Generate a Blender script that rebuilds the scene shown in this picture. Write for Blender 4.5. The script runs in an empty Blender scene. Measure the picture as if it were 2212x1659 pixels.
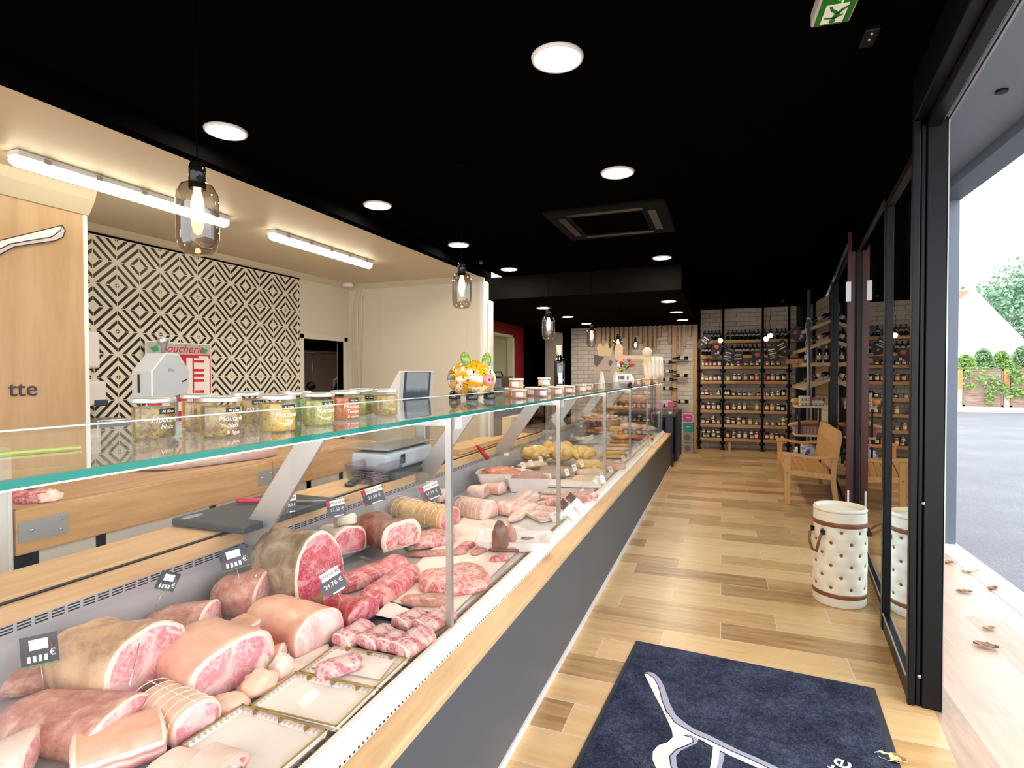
import bpy, bmesh, math, random
from math import sin, cos, pi, sqrt, atan2, radians as rad
from mathutils import Vector as V, Matrix, Euler, noise
C = bpy.context.scene
COL = C.collection
# ------------------------------------------------------------------ camera, sky, exposure
FPX, CAMZ = 1200.0, 1.5
YAW, PITCH, ROLL = 0.3625, 0.0180, -0.002
FW = V((-sin(YAW)*cos(PITCH), cos(YAW)*cos(PITCH), -sin(PITCH)))
RT0 = V((cos(YAW), sin(YAW), 0)); UP0 = RT0.cross(FW)
RT = RT0*cos(ROLL) + UP0*sin(ROLL); UP = UP0*cos(ROLL) - RT0*sin(ROLL)
cam = bpy.data.objects.new('camera', bpy.data.cameras.new('camera')); COL.objects.link(cam)
cam.data.sensor_width = 36; cam.data.lens = FPX/2212*36
cam.data.clip_start = .02; cam.data.clip_end = 300
cam.matrix_world = Matrix(((RT.x, UP.x, -FW.x, 0), (RT.y, UP.y, -FW.y, 0), (RT.z, UP.z, -FW.z, CAMZ), (0, 0, 0, 1)))
C.camera = cam
W = bpy.data.worlds.new('sky'); C.world = W; W.use_nodes = True
bg = W.node_tree.nodes['Background']; bg.inputs[0].default_value = (.93, .96, 1, 1); bg.inputs[1].default_value = 4.4
C.view_settings.view_transform = 'Standard'; C.view_settings.look = 'None'
C.view_settings.exposure = 0.0; C.view_settings.gamma = 1; C.view_settings.use_curve_mapping = False
C.cycles.max_bounces = 10; C.cycles.transparent_max_bounces = 24; C.cycles.glossy_bounces = 4; C.cycles.diffuse_bounces = 4
C.cycles.caustics_reflective = False; C.cycles.caustics_refractive = False; C.cycles.sample_clamp_indirect = 6

def ray(px, py):
    return FW + RT*((px-1106)/FPX) - UP*((py-829.5)/FPX)
def at(px, py, z):                       # photo pixel -> the point on the horizontal plane z
    d = ray(px, py); return V((0, 0, CAMZ)) + d*((z-CAMZ)/d.z)
def atx(px, py, x):
    d = ray(px, py); return V((0, 0, CAMZ)) + d*(x/d.x)
def aty(px, py, y):
    d = ray(px, py); return V((0, 0, CAMZ)) + d*(y/d.y)

# ------------------------------------------------------------------ materials
def hx(h):
    r = [int(h[i:i+2], 16)/255 for i in (0, 2, 4)]
    return tuple((c/12.92 if c <= .04045 else ((c+.055)/1.055)**2.4) for c in r) + (1,)
class N:                                  # tiny node-graph helper
    def __init__(s, name):
        s.m = bpy.data.materials.new(name); s.m.use_nodes = True; s.t = s.m.node_tree; s.n = s.t.nodes
        s.b = s.n['Principled BSDF']; s.out = s.n['Material Output']
    def a(s, kind, **kw):
        n = s.n.new('ShaderNode'+kind)
        for k, v in kw.items():
            if k in n.inputs.keys() if isinstance(k, str) else False: s.set(n.inputs[k], v)
            else: setattr(n, k, v)
        return n
    def set(s, i, v):
        if hasattr(v, 'is_output') or isinstance(v, bpy.types.NodeSocket): s.t.links.new(v, i)
        else: i.default_value = v
    def math(s, op, a, b=None, c=None):
        n = s.n.new('ShaderNodeMath'); n.operation = op
        for i, v in enumerate((a, b, c)):
            if v is not None: s.set(n.inputs[i], v)
        return n.outputs[0]
    def mix(s, f, a, b, kind='MIX'):
        n = s.n.new('ShaderNodeMix'); n.data_type = 'RGBA'; n.blend_type = kind
        s.set(n.inputs[0], f); s.set(n.inputs[6], a); s.set(n.inputs[7], b); return n.outputs[2]
    def co(s, scale=(1, 1, 1), world=False, rot=(0, 0, 0)):
        mp = s.n.new('ShaderNodeMapping'); mp.inputs['Scale'].default_value = scale; mp.inputs['Rotation'].default_value = rot
        if world: s.t.links.new(s.n.new('ShaderNodeNewGeometry').outputs['Position'], mp.inputs[0])
        else: s.t.links.new(s.n.new('ShaderNodeTexCoord').outputs['Object'], mp.inputs[0])
        return mp.outputs[0]
    def noise(s, vec, scale, detail=4, rough=.6, dist=0):
        n = s.n.new('ShaderNodeTexNoise'); s.t.links.new(vec, n.inputs['Vector'])
        n.inputs['Scale'].default_value = scale; n.inputs['Detail'].default_value = detail
        n.inputs['Roughness'].default_value = rough; n.inputs['Distortion'].default_value = dist
        return n.outputs['Fac']
    def ramp(s, f, stops):
        n = s.n.new('ShaderNodeValToRGB'); s.set(n.inputs[0], f); e = n.color_ramp.elements
        while len(e) < len(stops): e.new(.5)
        for k, (p, c) in enumerate(stops):
            e[k].position = p; e[k].color = c if len(c) == 4 else (*c, 1)
        return n.outputs[0]
    def bump(s, h, st=.3, dist=.01):
        n = s.n.new('ShaderNodeBump'); s.set(n.inputs['Height'], h); n.inputs['Strength'].default_value = st
        n.inputs['Distance'].default_value = dist; s.t.links.new(n.outputs[0], s.b.inputs['Normal'])
    def base(s, c): s.set(s.b.inputs['Base Color'], c); return s
    def p(s, **kw):
        for k, v in kw.items(): s.set(s.b.inputs[k.replace('_', ' ')], v)
        return s
MATS = {}
def mat(name, h, rough=.5, metal=0, var=.0, vs=20, bump=0, spec=.5, coat=0, emit=None, es=0, stretch=(1, 1, 1)):
    if name in MATS: return MATS[name]
    g = N(name); c = hx(h) if isinstance(h, str) else h
    g.p(Roughness=rough, Metallic=metal, Specular_IOR_Level=spec, Coat_Weight=coat)
    if var or bump:
        f = g.noise(g.co(stretch), vs, 5)
        if var:
            d = tuple(x*(1-var) for x in c[:3])+(1,); l = tuple(min(1, x*(1+var)) for x in c[:3])+(1,)
            g.base(g.ramp(f, [(.3, d), (.7, l)]))
        else: g.base(c)
        if bump: g.bump(f, bump, .004)
    else: g.base(c)
    if emit: g.set(g.b.inputs['Emission Color'], hx(emit)); g.b.inputs['Emission Strength'].default_value = es
    MATS[name] = g.m; return g.m
def wood(name, a, b, axis=0, sc=1.0, rough=.45, dark=None):
    if name in MATS: return MATS[name]
    g = N(name); st = [9*sc]*3; st[axis] = .9*sc
    f = g.noise(g.co(tuple(st)), 3.2, 6, .62, .6); f2 = g.noise(g.co(tuple(x*5 for x in st)), 5, 3, .6)
    c = g.ramp(f, [(.3, hx(a)), (.72, hx(b))])
    c = g.mix(g.math('MULTIPLY', f2, .22), c, hx(dark or a))
    g.base(c).p(Roughness=rough); g.bump(f2, .06, .003); MATS[name] = g.m; return g.m
def glass(name, tint=(1, 1, 1), ior=1.45, mul=1.6, rough=0):   # thin clear sheet: see-through plus a Fresnel mirror
    g = N(name); g.n.remove(g.b)
    tr = g.a('BsdfTransparent'); tr.inputs[0].default_value = (*tint, 1)
    gl = g.a('BsdfGlossy'); gl.inputs[0].default_value = (1, 1, 1, 1); gl.inputs['Roughness'].default_value = rough
    fr = g.a('Fresnel'); bf = g.a('NewGeometry').outputs['Backfacing']; g.set(fr.inputs[0], g.math('ADD', g.math('MULTIPLY', bf, 1/ior-ior), ior))   # same mirror strength on both faces
    mx = g.a('MixShader'); g.set(mx.inputs[0], g.math('MINIMUM', g.math('MULTIPLY', fr.outputs[0], mul), .92))
    g.t.links.new(tr.outputs[0], mx.inputs[1]); g.t.links.new(gl.outputs[0], mx.inputs[2]); g.t.links.new(mx.outputs[0], g.out.inputs[0])
    MATS[name] = g.m; return g.m
def emit(name, h, st):
    g = N(name); g.n.remove(g.b); e = g.a('Emission'); e.inputs[0].default_value = hx(h); e.inputs[1].default_value = st
    g.t.links.new(e.outputs[0], g.out.inputs[0]); MATS[name] = g.m; return g.m
def meatmat(name, a, b, vein, vs=1.0, vw=.022, rough=.32, amt=.8, coat=.25):   # muscle with fat seams that follow the contours of noise
    g = N(name); v = g.co((10*vs,)*3); v2 = g.co((10*vs, 26*vs, 26*vs))
    f = g.noise(v, 1.1, 5, .6, .6); f1 = g.noise(v, .75, 3, .5, 1.2); f2 = g.noise(v2, 1.5, 4, .6, .8); f3 = g.noise(v, 9, 3, .7)
    def line(q, w): return g.ramp(q, [(.5-w, (0, 0, 0)), (.5-w*.3, (1, 1, 1)), (.5+w*.3, (1, 1, 1)), (.5+w, (0, 0, 0))])
    e = g.math('MAXIMUM', line(f1, vw), g.math('MULTIPLY', line(f2, vw*1.1), g.math('MULTIPLY', g.ramp(f3, [(.4, (0, 0, 0)), (.55, (1, 1, 1))]), .8)))
    c = g.ramp(g.math('ADD', g.math('MULTIPLY', f, .8), g.math('MULTIPLY', f3, .2)), [(.34, hx(a)), (.56, hx(b)), (.86, tuple(.6*x+.4*y for x, y in zip(hx(b), hx(vein))))])
    c = g.mix(g.math('MULTIPLY', e, amt*.62), c, hx(vein))
    g.base(c).p(Roughness=rough, Coat_Weight=coat, Coat_Roughness=.2); g.bump(g.math('ADD', f2, g.math('MULTIPLY', f3, .5)), .4, .005)
    MATS[name] = g.m; return g.m
def skinmat(name, a, b, c3, sc=1.0, rough=.42, p=(.3, .55, .75), bump=.3):
    g = N(name); v = g.co((10*sc,)*3); f = g.noise(v, 1.4, 6, .62, .4); f2 = g.noise(v, 9, 3)
    g.base(g.mix(g.math('MULTIPLY', f2, .25), g.ramp(f, [(p[0], hx(a)), (p[1], hx(b)), (p[2], hx(c3))]), hx(a))).p(Roughness=rough, Coat_Weight=.15)
    g.bump(g.math('ADD', f, g.math('MULTIPLY', f2, .4)), bump, .008); MATS[name] = g.m; return g.m

# ------------------------------------------------------------------ mesh builder
class B:
    def __init__(s): s.v = []; s.f = []; s.m = []; s.s = []
    def add(s, vs, fs, mi=0, sm=False, mx=None):
        o = len(s.v); s.v += [tuple(mx @ V(p)) if mx else tuple(p) for p in vs]
        for f in fs: s.f.append([o+i for i in f]); s.m.append(mi); s.s.append(sm)
        return s
    def box(s, a, b, mi=0, mx=None):
        x0, y0, z0 = [min(p, q) for p, q in zip(a, b)]; x1, y1, z1 = [max(p, q) for p, q in zip(a, b)]
        return s.add([(x0, y0, z0), (x1, y0, z0), (x1, y1, z0), (x0, y1, z0), (x0, y0, z1), (x1, y0, z1), (x1, y1, z1), (x0, y1, z1)],
              [(0, 3, 2, 1), (4, 5, 6, 7), (0, 1, 5, 4), (1, 2, 6, 5), (2, 3, 7, 6), (3, 0, 4, 7)], mi, False, mx)
    def bc(s, c, d, mi=0, mx=None): return s.box([c[i]-d[i]/2 for i in range(3)], [c[i]+d[i]/2 for i in range(3)], mi, mx)
    def beam(s, p, q, w, h, mi=0, up=(0, 0, 1)):   # square bar from p to q
        p, q = V(p), V(q); x = (q-p).normalized(); y = V(up).cross(x)
        if y.length < 1e-4: y = V((1, 0, 0)).cross(x)
        y.normalize(); z = x.cross(y); m = Matrix(((x.x, y.x, z.x, p.x), (x.y, y.y, z.y, p.y), (x.z, y.z, z.z, p.z), (0, 0, 0, 1)))
        return s.box((0, -w/2, -h/2), ((q-p).length, w/2, h/2), mi, m)
    def lathe(s, pr, n=24, mi=0, c=(0, 0, 0), sm=True, sx=1, sy=1, mx=None):
        vs = []; fs = []
        for r, z in pr:
            for k in range(n): t = 2*pi*k/n; vs.append((c[0]+r*cos(t)*sx, c[1]+r*sin(t)*sy, c[2]+z))
        for i in range(len(pr)-1):
            for k in range(n): a = i*n+k; b = i*n+(k+1) % n; fs.append((a, b, b+n, a+n))
        s.add(vs, fs, mi, sm, mx)
        e = []
        if pr[0][0] > 1e-4: e.append(list(range(n))[::-1])
        if pr[-1][0] > 1e-4: e.append([(len(pr)-1)*n+k for k in range(n)])
        o = len(s.v)-len(vs)
        for f in e: s.f.append([o+i for i in f]); s.m.append(mi); s.s.append(False)
        return s
    def tube(s, pts, r, n=8, mi=0, cap=True):
        pts = [V(p) for p in pts]; vs = []; fs = []; u = None
        for i, p in enumerate(pts):
            t = (pts[min(i+1, len(pts)-1)]-pts[max(i-1, 0)]).normalized()
            if u is None: u = t.cross(V((0, 0, 1)) if abs(t.z) < .9 else V((1, 0, 0))).normalized()
            u = (u - t*u.dot(t)).normalized(); w = t.cross(u); rr = r[i] if isinstance(r, (list, tuple)) else r
            for k in range(n): a = 2*pi*k/n; vs.append(p+u*(rr*cos(a))+w*(rr*sin(a)))
        for i in range(len(pts)-1):
            for k in range(n): a = i*n+k; b = i*n+(k+1) % n; fs.append((a, b, b+n, a+n))
        if cap: fs += [tuple(range(n))[::-1], tuple((len(pts)-1)*n+k for k in range(n))]
        return s.add(vs, fs, mi, True)
    def cyl(s, p, q, r, r2=None, n=16, mi=0): return s.tube([p, q], [r, r if r2 is None else r2], n, mi)
    def prism(s, poly, t0, t1, mi=0, fn=None, sm=False):  # polygon (a,b) pushed from t0 to t1; fn maps (a,b,t)
        fn = fn or (lambda a, b, t: (a, b, t)); n = len(poly)
        vs = [fn(a, b, t0) for a, b in poly]+[fn(a, b, t1) for a, b in poly]
        return s.add(vs, [tuple(range(n))[::-1], tuple(range(n, 2*n))]+[(i, (i+1) % n, n+(i+1) % n, n+i) for i in range(n)], mi, sm)
    def ball(s, c, r, mi=0, n=16, m=10, mx=None):
        r = (r, r, r) if not isinstance(r, (tuple, list)) else r
        pr = [(max(1e-5, sin(pi*i/m)), -cos(pi*i/m)) for i in range(m+1)]
        t = Matrix.Translation(c) @ (mx or Matrix()) @ Matrix.Diagonal((*r, 1)); return s.lathe(pr, n, mi, mx=t)
def obj(name, b, mats, parent=None, loc=(0, 0, 0), rot=(0, 0, 0), bevel=0, label=None, sub=0, seg=2):
    me = bpy.data.meshes.new(name); me.from_pydata(b.v, [], b.f)
    for m in (mats if isinstance(mats, (list, tuple)) else [mats]): me.materials.append(m)
    me.polygons.foreach_set('material_index', b.m); me.polygons.foreach_set('use_smooth', b.s); me.update()
    bm = bmesh.new(); bm.from_mesh(me); bmesh.ops.recalc_face_normals(bm, faces=bm.faces); bm.to_mesh(me); bm.free()
    o = bpy.data.objects.new(name, me); COL.objects.link(o); o.location = loc; o.rotation_euler = rot
    if parent: o.parent = parent
    if bevel:
        k = o.modifiers.new('edge', 'BEVEL'); k.width = bevel; k.segments = seg; k.limit_method = 'ANGLE'; k.angle_limit = rad(50)
    if sub:
        k = o.modifiers.new('soft', 'SUBSURF'); k.levels = sub; k.render_levels = sub
    if label: o['label'] = label
    return o
def tag(o, label, cat, group=None, kind=None):
    o['label'] = label; o['category'] = cat
    if group: o['group'] = group
    if kind: o['kind'] = kind
    return o
def T(name, label, cat, loc=(0, 0, 0), rz=0, group=None, rot=None):
    o = bpy.data.objects.new(name, None); COL.objects.link(o); o.empty_display_size = .05
    o.location = loc; o.rotation_euler = rot or (0, 0, rz); return tag(o, label, cat, group)
def S(name, b, m, parent=None, **k):
    o = obj(name, b, m, parent, **k)
    if not parent: o['kind'] = 'structure'
    return o
def dup(r0, loc, rz=None, label=None, group=None):
    def cp(o, par):
        c = o.copy(); COL.objects.link(c); c.parent = par
        for ch in o.children: cp(ch, c)
        return c
    r = cp(r0, None); r.location = loc
    if rz is not None: r.rotation_euler = (r.rotation_euler[0], r.rotation_euler[1], rz)
    if label: r['label'] = label
    if group: r['group'] = group
    return r
def text(name, s, size, m, parent=None, loc=(0, 0, 0), rot=(0, 0, 0), ext=.0006, shear=0, align='CENTER', sx=1):
    cu = bpy.data.curves.new(name, 'FONT'); cu.body = s; cu.size = size; cu.extrude = ext; cu.align_x = align; cu.align_y = 'CENTER'; cu.shear = shear
    cu.resolution_u = 3
    t = bpy.data.objects.new(name, cu); COL.objects.link(t); bpy.context.view_layer.update()
    me = bpy.data.meshes.new_from_object(t.evaluated_get(bpy.context.evaluated_depsgraph_get())); COL.objects.unlink(t); bpy.data.objects.remove(t)
    me.materials.clear(); me.materials.append(m)
    o = bpy.data.objects.new(name, me); COL.objects.link(o); o.location = loc; o.rotation_euler = rot; o.scale = (sx, 1, 1)
    if parent: o.parent = parent
    return o
ORD = ['first', 'second', 'third', 'fourth', 'fifth', 'sixth', 'seventh', 'eighth', 'ninth', 'tenth', 'eleventh', 'twelfth']
rnd = random.Random(5)
# ------------------------------------------------------------------ the room
def plankmat(name, L, Wd, stops, gap, along=0, rough=.33, off=.333):
    g = N(name); geo = g.a('NewGeometry'); sp = g.a('SeparateXYZ'); g.t.links.new(geo.outputs['Position'], sp.inputs[0])
    u, v = (sp.outputs[0], sp.outputs[1]) if along == 0 else (sp.outputs[1], sp.outputs[0])
    r = g.math('DIVIDE', v, Wd); row = g.math('FLOOR', r); x = g.math('ADD', g.math('DIVIDE', u, L), g.math('MULTIPLY', row, -off)); colx = g.math('FLOOR', x)
    fx = g.math('MULTIPLY', g.math('MINIMUM', g.math('FRACT', x), g.math('SUBTRACT', 1, g.math('FRACT', x))), L)
    fy = g.math('MULTIPLY', g.math('MINIMUM', g.math('FRACT', r), g.math('SUBTRACT', 1, g.math('FRACT', r))), Wd)
    d = g.math('MINIMUM', fx, fy)
    cb = g.a('CombineXYZ'); g.set(cb.inputs[0], row); g.set(cb.inputs[1], colx)
    wn = g.a('TexWhiteNoise', noise_dimensions='3D'); g.t.links.new(cb.outputs[0], wn.inputs['Vector'])
    cb2 = g.a('CombineXYZ'); g.set(cb2.inputs[0], g.math('ADD', g.math('MULTIPLY', u, 1.1), g.math('MULTIPLY', row, 3.7))); g.set(cb2.inputs[1], g.math('MULTIPLY', v, 11)); g.set(cb2.inputs[2], g.math('MULTIPLY', wn.outputs['Value'], 9))
    f = g.noise(cb2.outputs[0], 2.2, 7, .62, .5); kn = g.noise(cb2.outputs[0], .9, 2, .5)
    c = g.ramp(g.math('ADD', g.math('MULTIPLY', f, .62), g.math('MULTIPLY', wn.outputs['Value'], .38)), stops)
    c = g.mix(g.ramp(kn, [(.68, (0, 0, 0)), (.8, (.55, .55, .55))]), c, stops[0][1])
    c = g.mix(g.math('LESS_THAN', d, gap), c, hx('d8cbb8'))
    g.base(c).p(Roughness=rough); g.bump(g.math('LESS_THAN', d, gap), .25, .002); MATS[name] = g.m; return g.m
FLOORM = plankmat('plank_tile', .93, .222, [(.2, hx('8f6b43')), (.45, hx('c09a69')), (.62, hx('d3ae7c')), (.85, hx('dfbf92'))], .0016)
DECKM = plankmat('deck_plank', 1.8, .2, [(.2, hx('9f816a')), (.5, hx('bfa28c')), (.85, hx('cfb8a6'))], .0012, 1, .4)
BLK = mat('black_paint', (.0022, .0021, .0022, 1), .9, spec=.0)
DRK = mat('dark_soffit_paint', (.0075, .0065, .006, 1), .9, spec=.0)
CREAM = mat('cream_panel', 'd9d0bd', .4); CREAM2 = mat('cream_ceiling_panel', 'cbc1a8', .5)
WHITE = mat('white_lacquer', 'efece6', .4); BLKF = mat('black_metal', '07080e', .4, .0, spec=.25)
NAVY = mat('navy_metal', '111522', .4); ALU = mat('aluminium', 'b9b6b2', .38, .75); STEEL = mat('stainless_steel', 'b4b6b8', .3, .85, var=.06, vs=6)
GREYM = mat('grey_aluminium', '5f6877', .45); PANEL = mat('anthracite_panel', '55575c', .5, var=.04, vs=3)
OAK = wood('oak_board', 'b29068', 'c8a880', 2, .35, dark='a5825c'); OAKY = wood('oak_board_long', 'c99f70', 'e0bd90', 1, .8); PINE = wood('pine_slat', 'b08a5c', 'cdab7c', 2, 1)
def brickmat(name, ang=0, dim=1.0):
    g = N(name); v = g.co((1, 1, 1), True, (rad(90), 0, ang))
    cb = g.a('TexBrick', offset=.5); g.t.links.new(v, cb.inputs['Vector']); cb.inputs['Scale'].default_value = 1
    for k, x in (('Color1', hx('e4ddd3')), ('Color2', hx('d6cec3')), ('Mortar', hx('a89f95')), ('Mortar Size', .007), ('Mortar Smooth', .4), ('Brick Width', .25), ('Row Height', .0875), ('Bias', 0)): cb.inputs[k].default_value = x
    f = g.noise(g.co((1, 1, 1), True), 22, 4)
    g.base(g.mix(g.math('MULTIPLY', f, .25), cb.outputs['Color'], hx('bdb4a8'))).p(Roughness=.7); g.bump(g.math('SUBTRACT', g.math('MULTIPLY', f, .5), cb.outputs['Fac']), .6, .012); MATS[name] = g.m; return g.m
BRICK = brickmat('white_brick'); BRICK2 = brickmat('white_brick_side', rad(90))
def tilemat():
    g = N('cement_tile'); geo = g.a('NewGeometry'); sp = g.a('SeparateXYZ'); g.t.links.new(geo.outputs['Position'], sp.inputs[0])
    def fold(s, o): return g.math('ABSOLUTE', g.math('SUBTRACT', g.math('MULTIPLY', g.math('FRACT', g.math('DIVIDE', g.math('ADD', s, o), .387)), 2), 1))
    u, v = fold(sp.outputs[1], .1935-3.413), fold(sp.outputs[2], .1935-2.447)
    d = g.math('ADD', u, v); st = g.math('MULTIPLY', g.math('LESS_THAN', g.math('FRACT', g.math('DIVIDE', g.math('ADD', d, .52), .4)), .43), g.math('GREATER_THAN', d, .15))
    m = g.math('MINIMUM', g.math('MINIMUM', u, g.math('SUBTRACT', 1, u)), g.math('MINIMUM', v, g.math('SUBTRACT', 1, v)))
    st = g.math('MULTIPLY', st, g.math('GREATER_THAN', m, .016))
    g.base(g.mix(st, hx('e3dac6'), hx('17151a'))).p(Roughness=.35); return g.m
TILE = tilemat()
KX, K0 = .1075, .47                                # shop front runs slightly askew: x = K0 + KX*y
def wx(y): return K0+KX*y
def flat(name, poly, z, m, th=.0, parent=None):
    return S(name, B().prism(poly, z-th, z), m, parent)
flat('floor', [(-7, -3), (wx(-3)+.1, -3), (wx(12.2)+.1, 12.2), (-7, 12.2)], 0, FLOORM, .08)
flat('floor_porch', [(wx(-3)+.1, -3), (1.74, -3), (1.74, 14), (wx(12.2)+.1, 14), (wx(12.2)+.1, 12.2)], -.002, DECKM, .08)
S('trim_deck_edge', B().box((1.741, -3, -.1), (1.93, 14, .0)), mat('pale_kerb', 'e6dccf', .6, var=.05, vs=8))
flat('ceiling', [(-2.77, -1.2), (wx(-1.2), -1.2), (wx(12.2), 12.2), (-2.77, 12.2)], 2.86, BLK, .06)
S('ceiling_lowered', B().box((-4.2, 6.9, 2.5), (-.465, 12.1, 2.795)), DRK)
S('ceiling_workroom', B().box((-4.9, -1.2, 2.72), (-2.771, 6.34, 2.8)), CREAM2)
S('trim_ceiling_lip', B().box((-2.8, -1.2, 2.70), (-2.72, 6.45, 2.86)), BLK)
wl = B().box((-4.9, 2.5, 0), (-4.8, 5.45, 2.72)).box((-4.9, 6.22, 0), (-4.8, 6.35, 2.72)).box((-4.9, 5.45, 1.94), (-4.8, 6.22, 2.72))
S('wall_left', wl, CREAM)
S('wall_left_tiles', B().box((-4.8, 2.5, .87), (-4.788, 5.385, 2.645)), TILE)
S('trim_1', B().box((-4.8, 2.5, 2.645), (-4.785, 5.385, 2.662)), BLK)
S('trim_2', B().prism([(-4.8, 2.66), (-4.73, 2.72), (-4.8, 2.72)], 2.5, 6.35, fn=lambda a, b, t: (a, t, b)), CREAM2)
S('trim_3', B().prism([(6.35, 2.65), (6.29, 2.72), (6.35, 2.72)], -4.8, -2.77, fn=lambda a, b, t: (t, a, b)), CREAM2)
S('wall_left_white_tiles', B().box((-4.8, 2.5, .0), (-4.79, 5.385, .87)), mat('white_wall_tile', 'e6e6e6', .25))
ow = S('wall_oak', B().box((-4.1, -1.2, 0), (-4.0, 2.47, 2.57)), OAK)
S('trim_4', B().box((-4.8, 2.47, 0), (-3.995, 2.495, 2.57)), WHITE)
S('trim_5', B().prism([(-4.0, 2.57), (-3.985, 2.57), (-3.92, 2.66), (-3.9, 2.72), (-4.1, 2.72), (-4.1, 2.57)], -1.2, 2.5, fn=lambda a, b, t: (a, t, b)), CREAM2)
S('wall_side', B().box((-4.8, 6.35, 0), (-2.83, 6.45, 2.72)).box((-4.3, 6.347, .9), (-4.295, 6.35, 2.65)).box((-3.02, 6.347, .9), (-3.015, 6.35, 2.65)), CREAM)
S('trim_6', B().box((-2.84, 6.33, 0), (-2.76, 6.47, 2.66)), WHITE, bevel=.02)
S('trim_7', B().box((-2.76, 6.4, 0), (-2.72, 6.52, 2.42)), WHITE, bevel=.012)
# doorway to the kitchen, and the dark kitchen behind it
S('trim_doorway', B().box((-4.9, 5.38, 0), (-4.78, 5.45, 2.0)).box((-4.9, 6.22, 0), (-4.78, 6.3, 2.0)).box((-4.9, 5.38, 1.94), (-4.78, 6.3, 2.02)), CREAM, bevel=.004)
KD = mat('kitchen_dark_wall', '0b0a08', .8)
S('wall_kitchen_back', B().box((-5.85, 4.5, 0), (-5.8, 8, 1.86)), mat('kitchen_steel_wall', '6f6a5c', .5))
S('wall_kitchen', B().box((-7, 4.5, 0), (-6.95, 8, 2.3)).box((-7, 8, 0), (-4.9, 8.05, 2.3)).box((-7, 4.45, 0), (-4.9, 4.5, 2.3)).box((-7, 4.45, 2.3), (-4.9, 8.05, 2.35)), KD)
# far end: red recess wall, black wall, brick walls
RED = mat('red_paint', '7d0509', .5)
S('wall_red', B().box((-4.1, 6.45, 0), (-4.0, 8.4, 2.5)).box((-4.1, 10.62, 0), (-4.0, 11.25, 2.5)).box((-4.1, 8.4, 2.27), (-4.0, 10.62, 2.5)).box((-4.1, 8.4, 0), (-4.0, 10.62, .8)), RED)
PALE = mat('pale_green_paint', 'd2d3ae', .5)
S('wall_recess', B().box((-4.75, 8.4, .8), (-4.7, 10.62, 2.3)).box((-4.7, 10.6, .8), (-4.1, 10.65, 2.3)).box((-4.7, 8.35, .8), (-4.1, 8.4, 2.3)).box((-4.7, 8.4, 2.28), (-4.1, 10.62, 2.3)).box((-4.7, 8.4, .76), (-4.1, 10.62, .8)), PALE)
S('trim_8', B().box((-4.1, 10.55, .8), (-3.98, 10.63, 2.28)).box((-4.1, 8.4, 2.24), (-3.98, 10.63, 2.28)), mat('cream_frame', 'e2dcc0', .4))
S('wall_black', B().box((-4.1, 11.25, 0), (-4.0, 12, 2.5)).box((-4.1, 12, 0), (-3.15, 12.1, 2.5)).box((-.475, 11.97, 0), (-.45, 12.1, 2.8)), BLK)
S('wall_back_left', B().box((-3.15, 12, 0), (-.475, 12.1, 2.5)), BRICK)
S('wall_back', B().box((-.45, 12, 0), (1.32, 12.1, 2.8)), BRICK)
S('wall_corner', B().box((1.32, 11.9, 0), (1.56, 12.1, 2.8)), BLKF)
S('wall_right', B().prism([(1.55, 12), (1.64, 10.25), (1.74, 10.25), (1.67, 12.1)], 0, 2.8), BRICK2)
# grey door leaf standing ajar by the black wall
dl = S('door_1', B().prism([(-3.62, 0), (-3.24, 0), (-3.24, 2.38), (-3.62, 2.43)], 11.6, 11.64, fn=lambda a, b, t: (a, t, b)), mat('grey_door', 'a39c98', .45))
obj('door_handle', B().cyl((-3.3, 11.6, 1.05), (-3.3, 11.55, 1.05), .012).cyl((-3.3, 11.55, 1.05), (-3.42, 11.55, 1.05), .011), STEEL, dl)
# ---------------------------------------------------------------- shop front (local frame: x out, y along the front)
SF = Matrix.Translation((K0, 0, 0)) @ Matrix.Rotation(-math.atan(KX), 4, 'Z')
SR = (0, 0, -math.atan(KX)); SL = (K0, 0, 0)
GL = glass('window_glass', (.84, .92, .95), 1.5, 1.9)
def leaf(name, s0, s1, z1, x, rail, st, extra=None, m=BLKF):
    o = S(name, B().box((x-.02, s0, 0), (x+.02, s0+st, z1)).box((x-.02, s1-st, 0), (x+.02, s1, z1)).box((x-.02, s0, 0), (x+.02, s1, rail)).box((x-.02, s0, z1-.05), (x+.02, s1, z1)), m, loc=SL, rot=SR, bevel=.003)
    obj('glass_pane', B().box((x-.004, s0+st, rail), (x+.004, s1-st, z1-.05)), GL, o)
    obj('seal', B().box((x-.026, s0+st, rail), (x-.02, s1-st, rail+.008)), ALU, o)
    return o
leaf('door_2', 3.02, 3.80, 2.50, .025, .10, .022)
leaf('window_1', 3.86, 5.92, 2.66, .06, .06, .03)
leaf('window_2', 6.06, 9.1, 2.80, .05, .05, .03)
leaf('window_3', 9.2, 10.28, 2.80, .05, .05, .05)
pj = S('trim_door_post', B().box((.0, 2.975, 0), (.028, 3.02, 2.62)).box((.032, 2.985, 0), (.05, 3.05, 2.6)).box((.052, 2.975, 0), (.125, 3.07, 2.62)), BLKF, loc=SL, rot=SR, bevel=.004)
obj('edge_strip', B().box((.125, 2.972, 0), (.129, 3.07, 2.6)), ALU, pj); obj('screw', B().cyl((.042, 2.972, .14), (.042, 2.978, .14), .008), ALU, pj); obj('screw', B().cyl((.05, 2.968, .92), (.05, 2.978, .92), .007), ALU, pj)
rj = S('trim_red_jamb', B().box((-.03, 5.93, 0), (.03, 5.99, 2.8)), mat('dark_red_metal', '4a120c', .4), loc=SL, rot=SR, bevel=.004)
obj('sensor_box', B().box((-.045, 5.905, 2.16), (-.005, 5.93, 2.34)), WHITE, rj); obj('latch', B().box((-.02, 5.92, .26), (-.005, 5.93, .42)), WHITE, rj)
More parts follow.
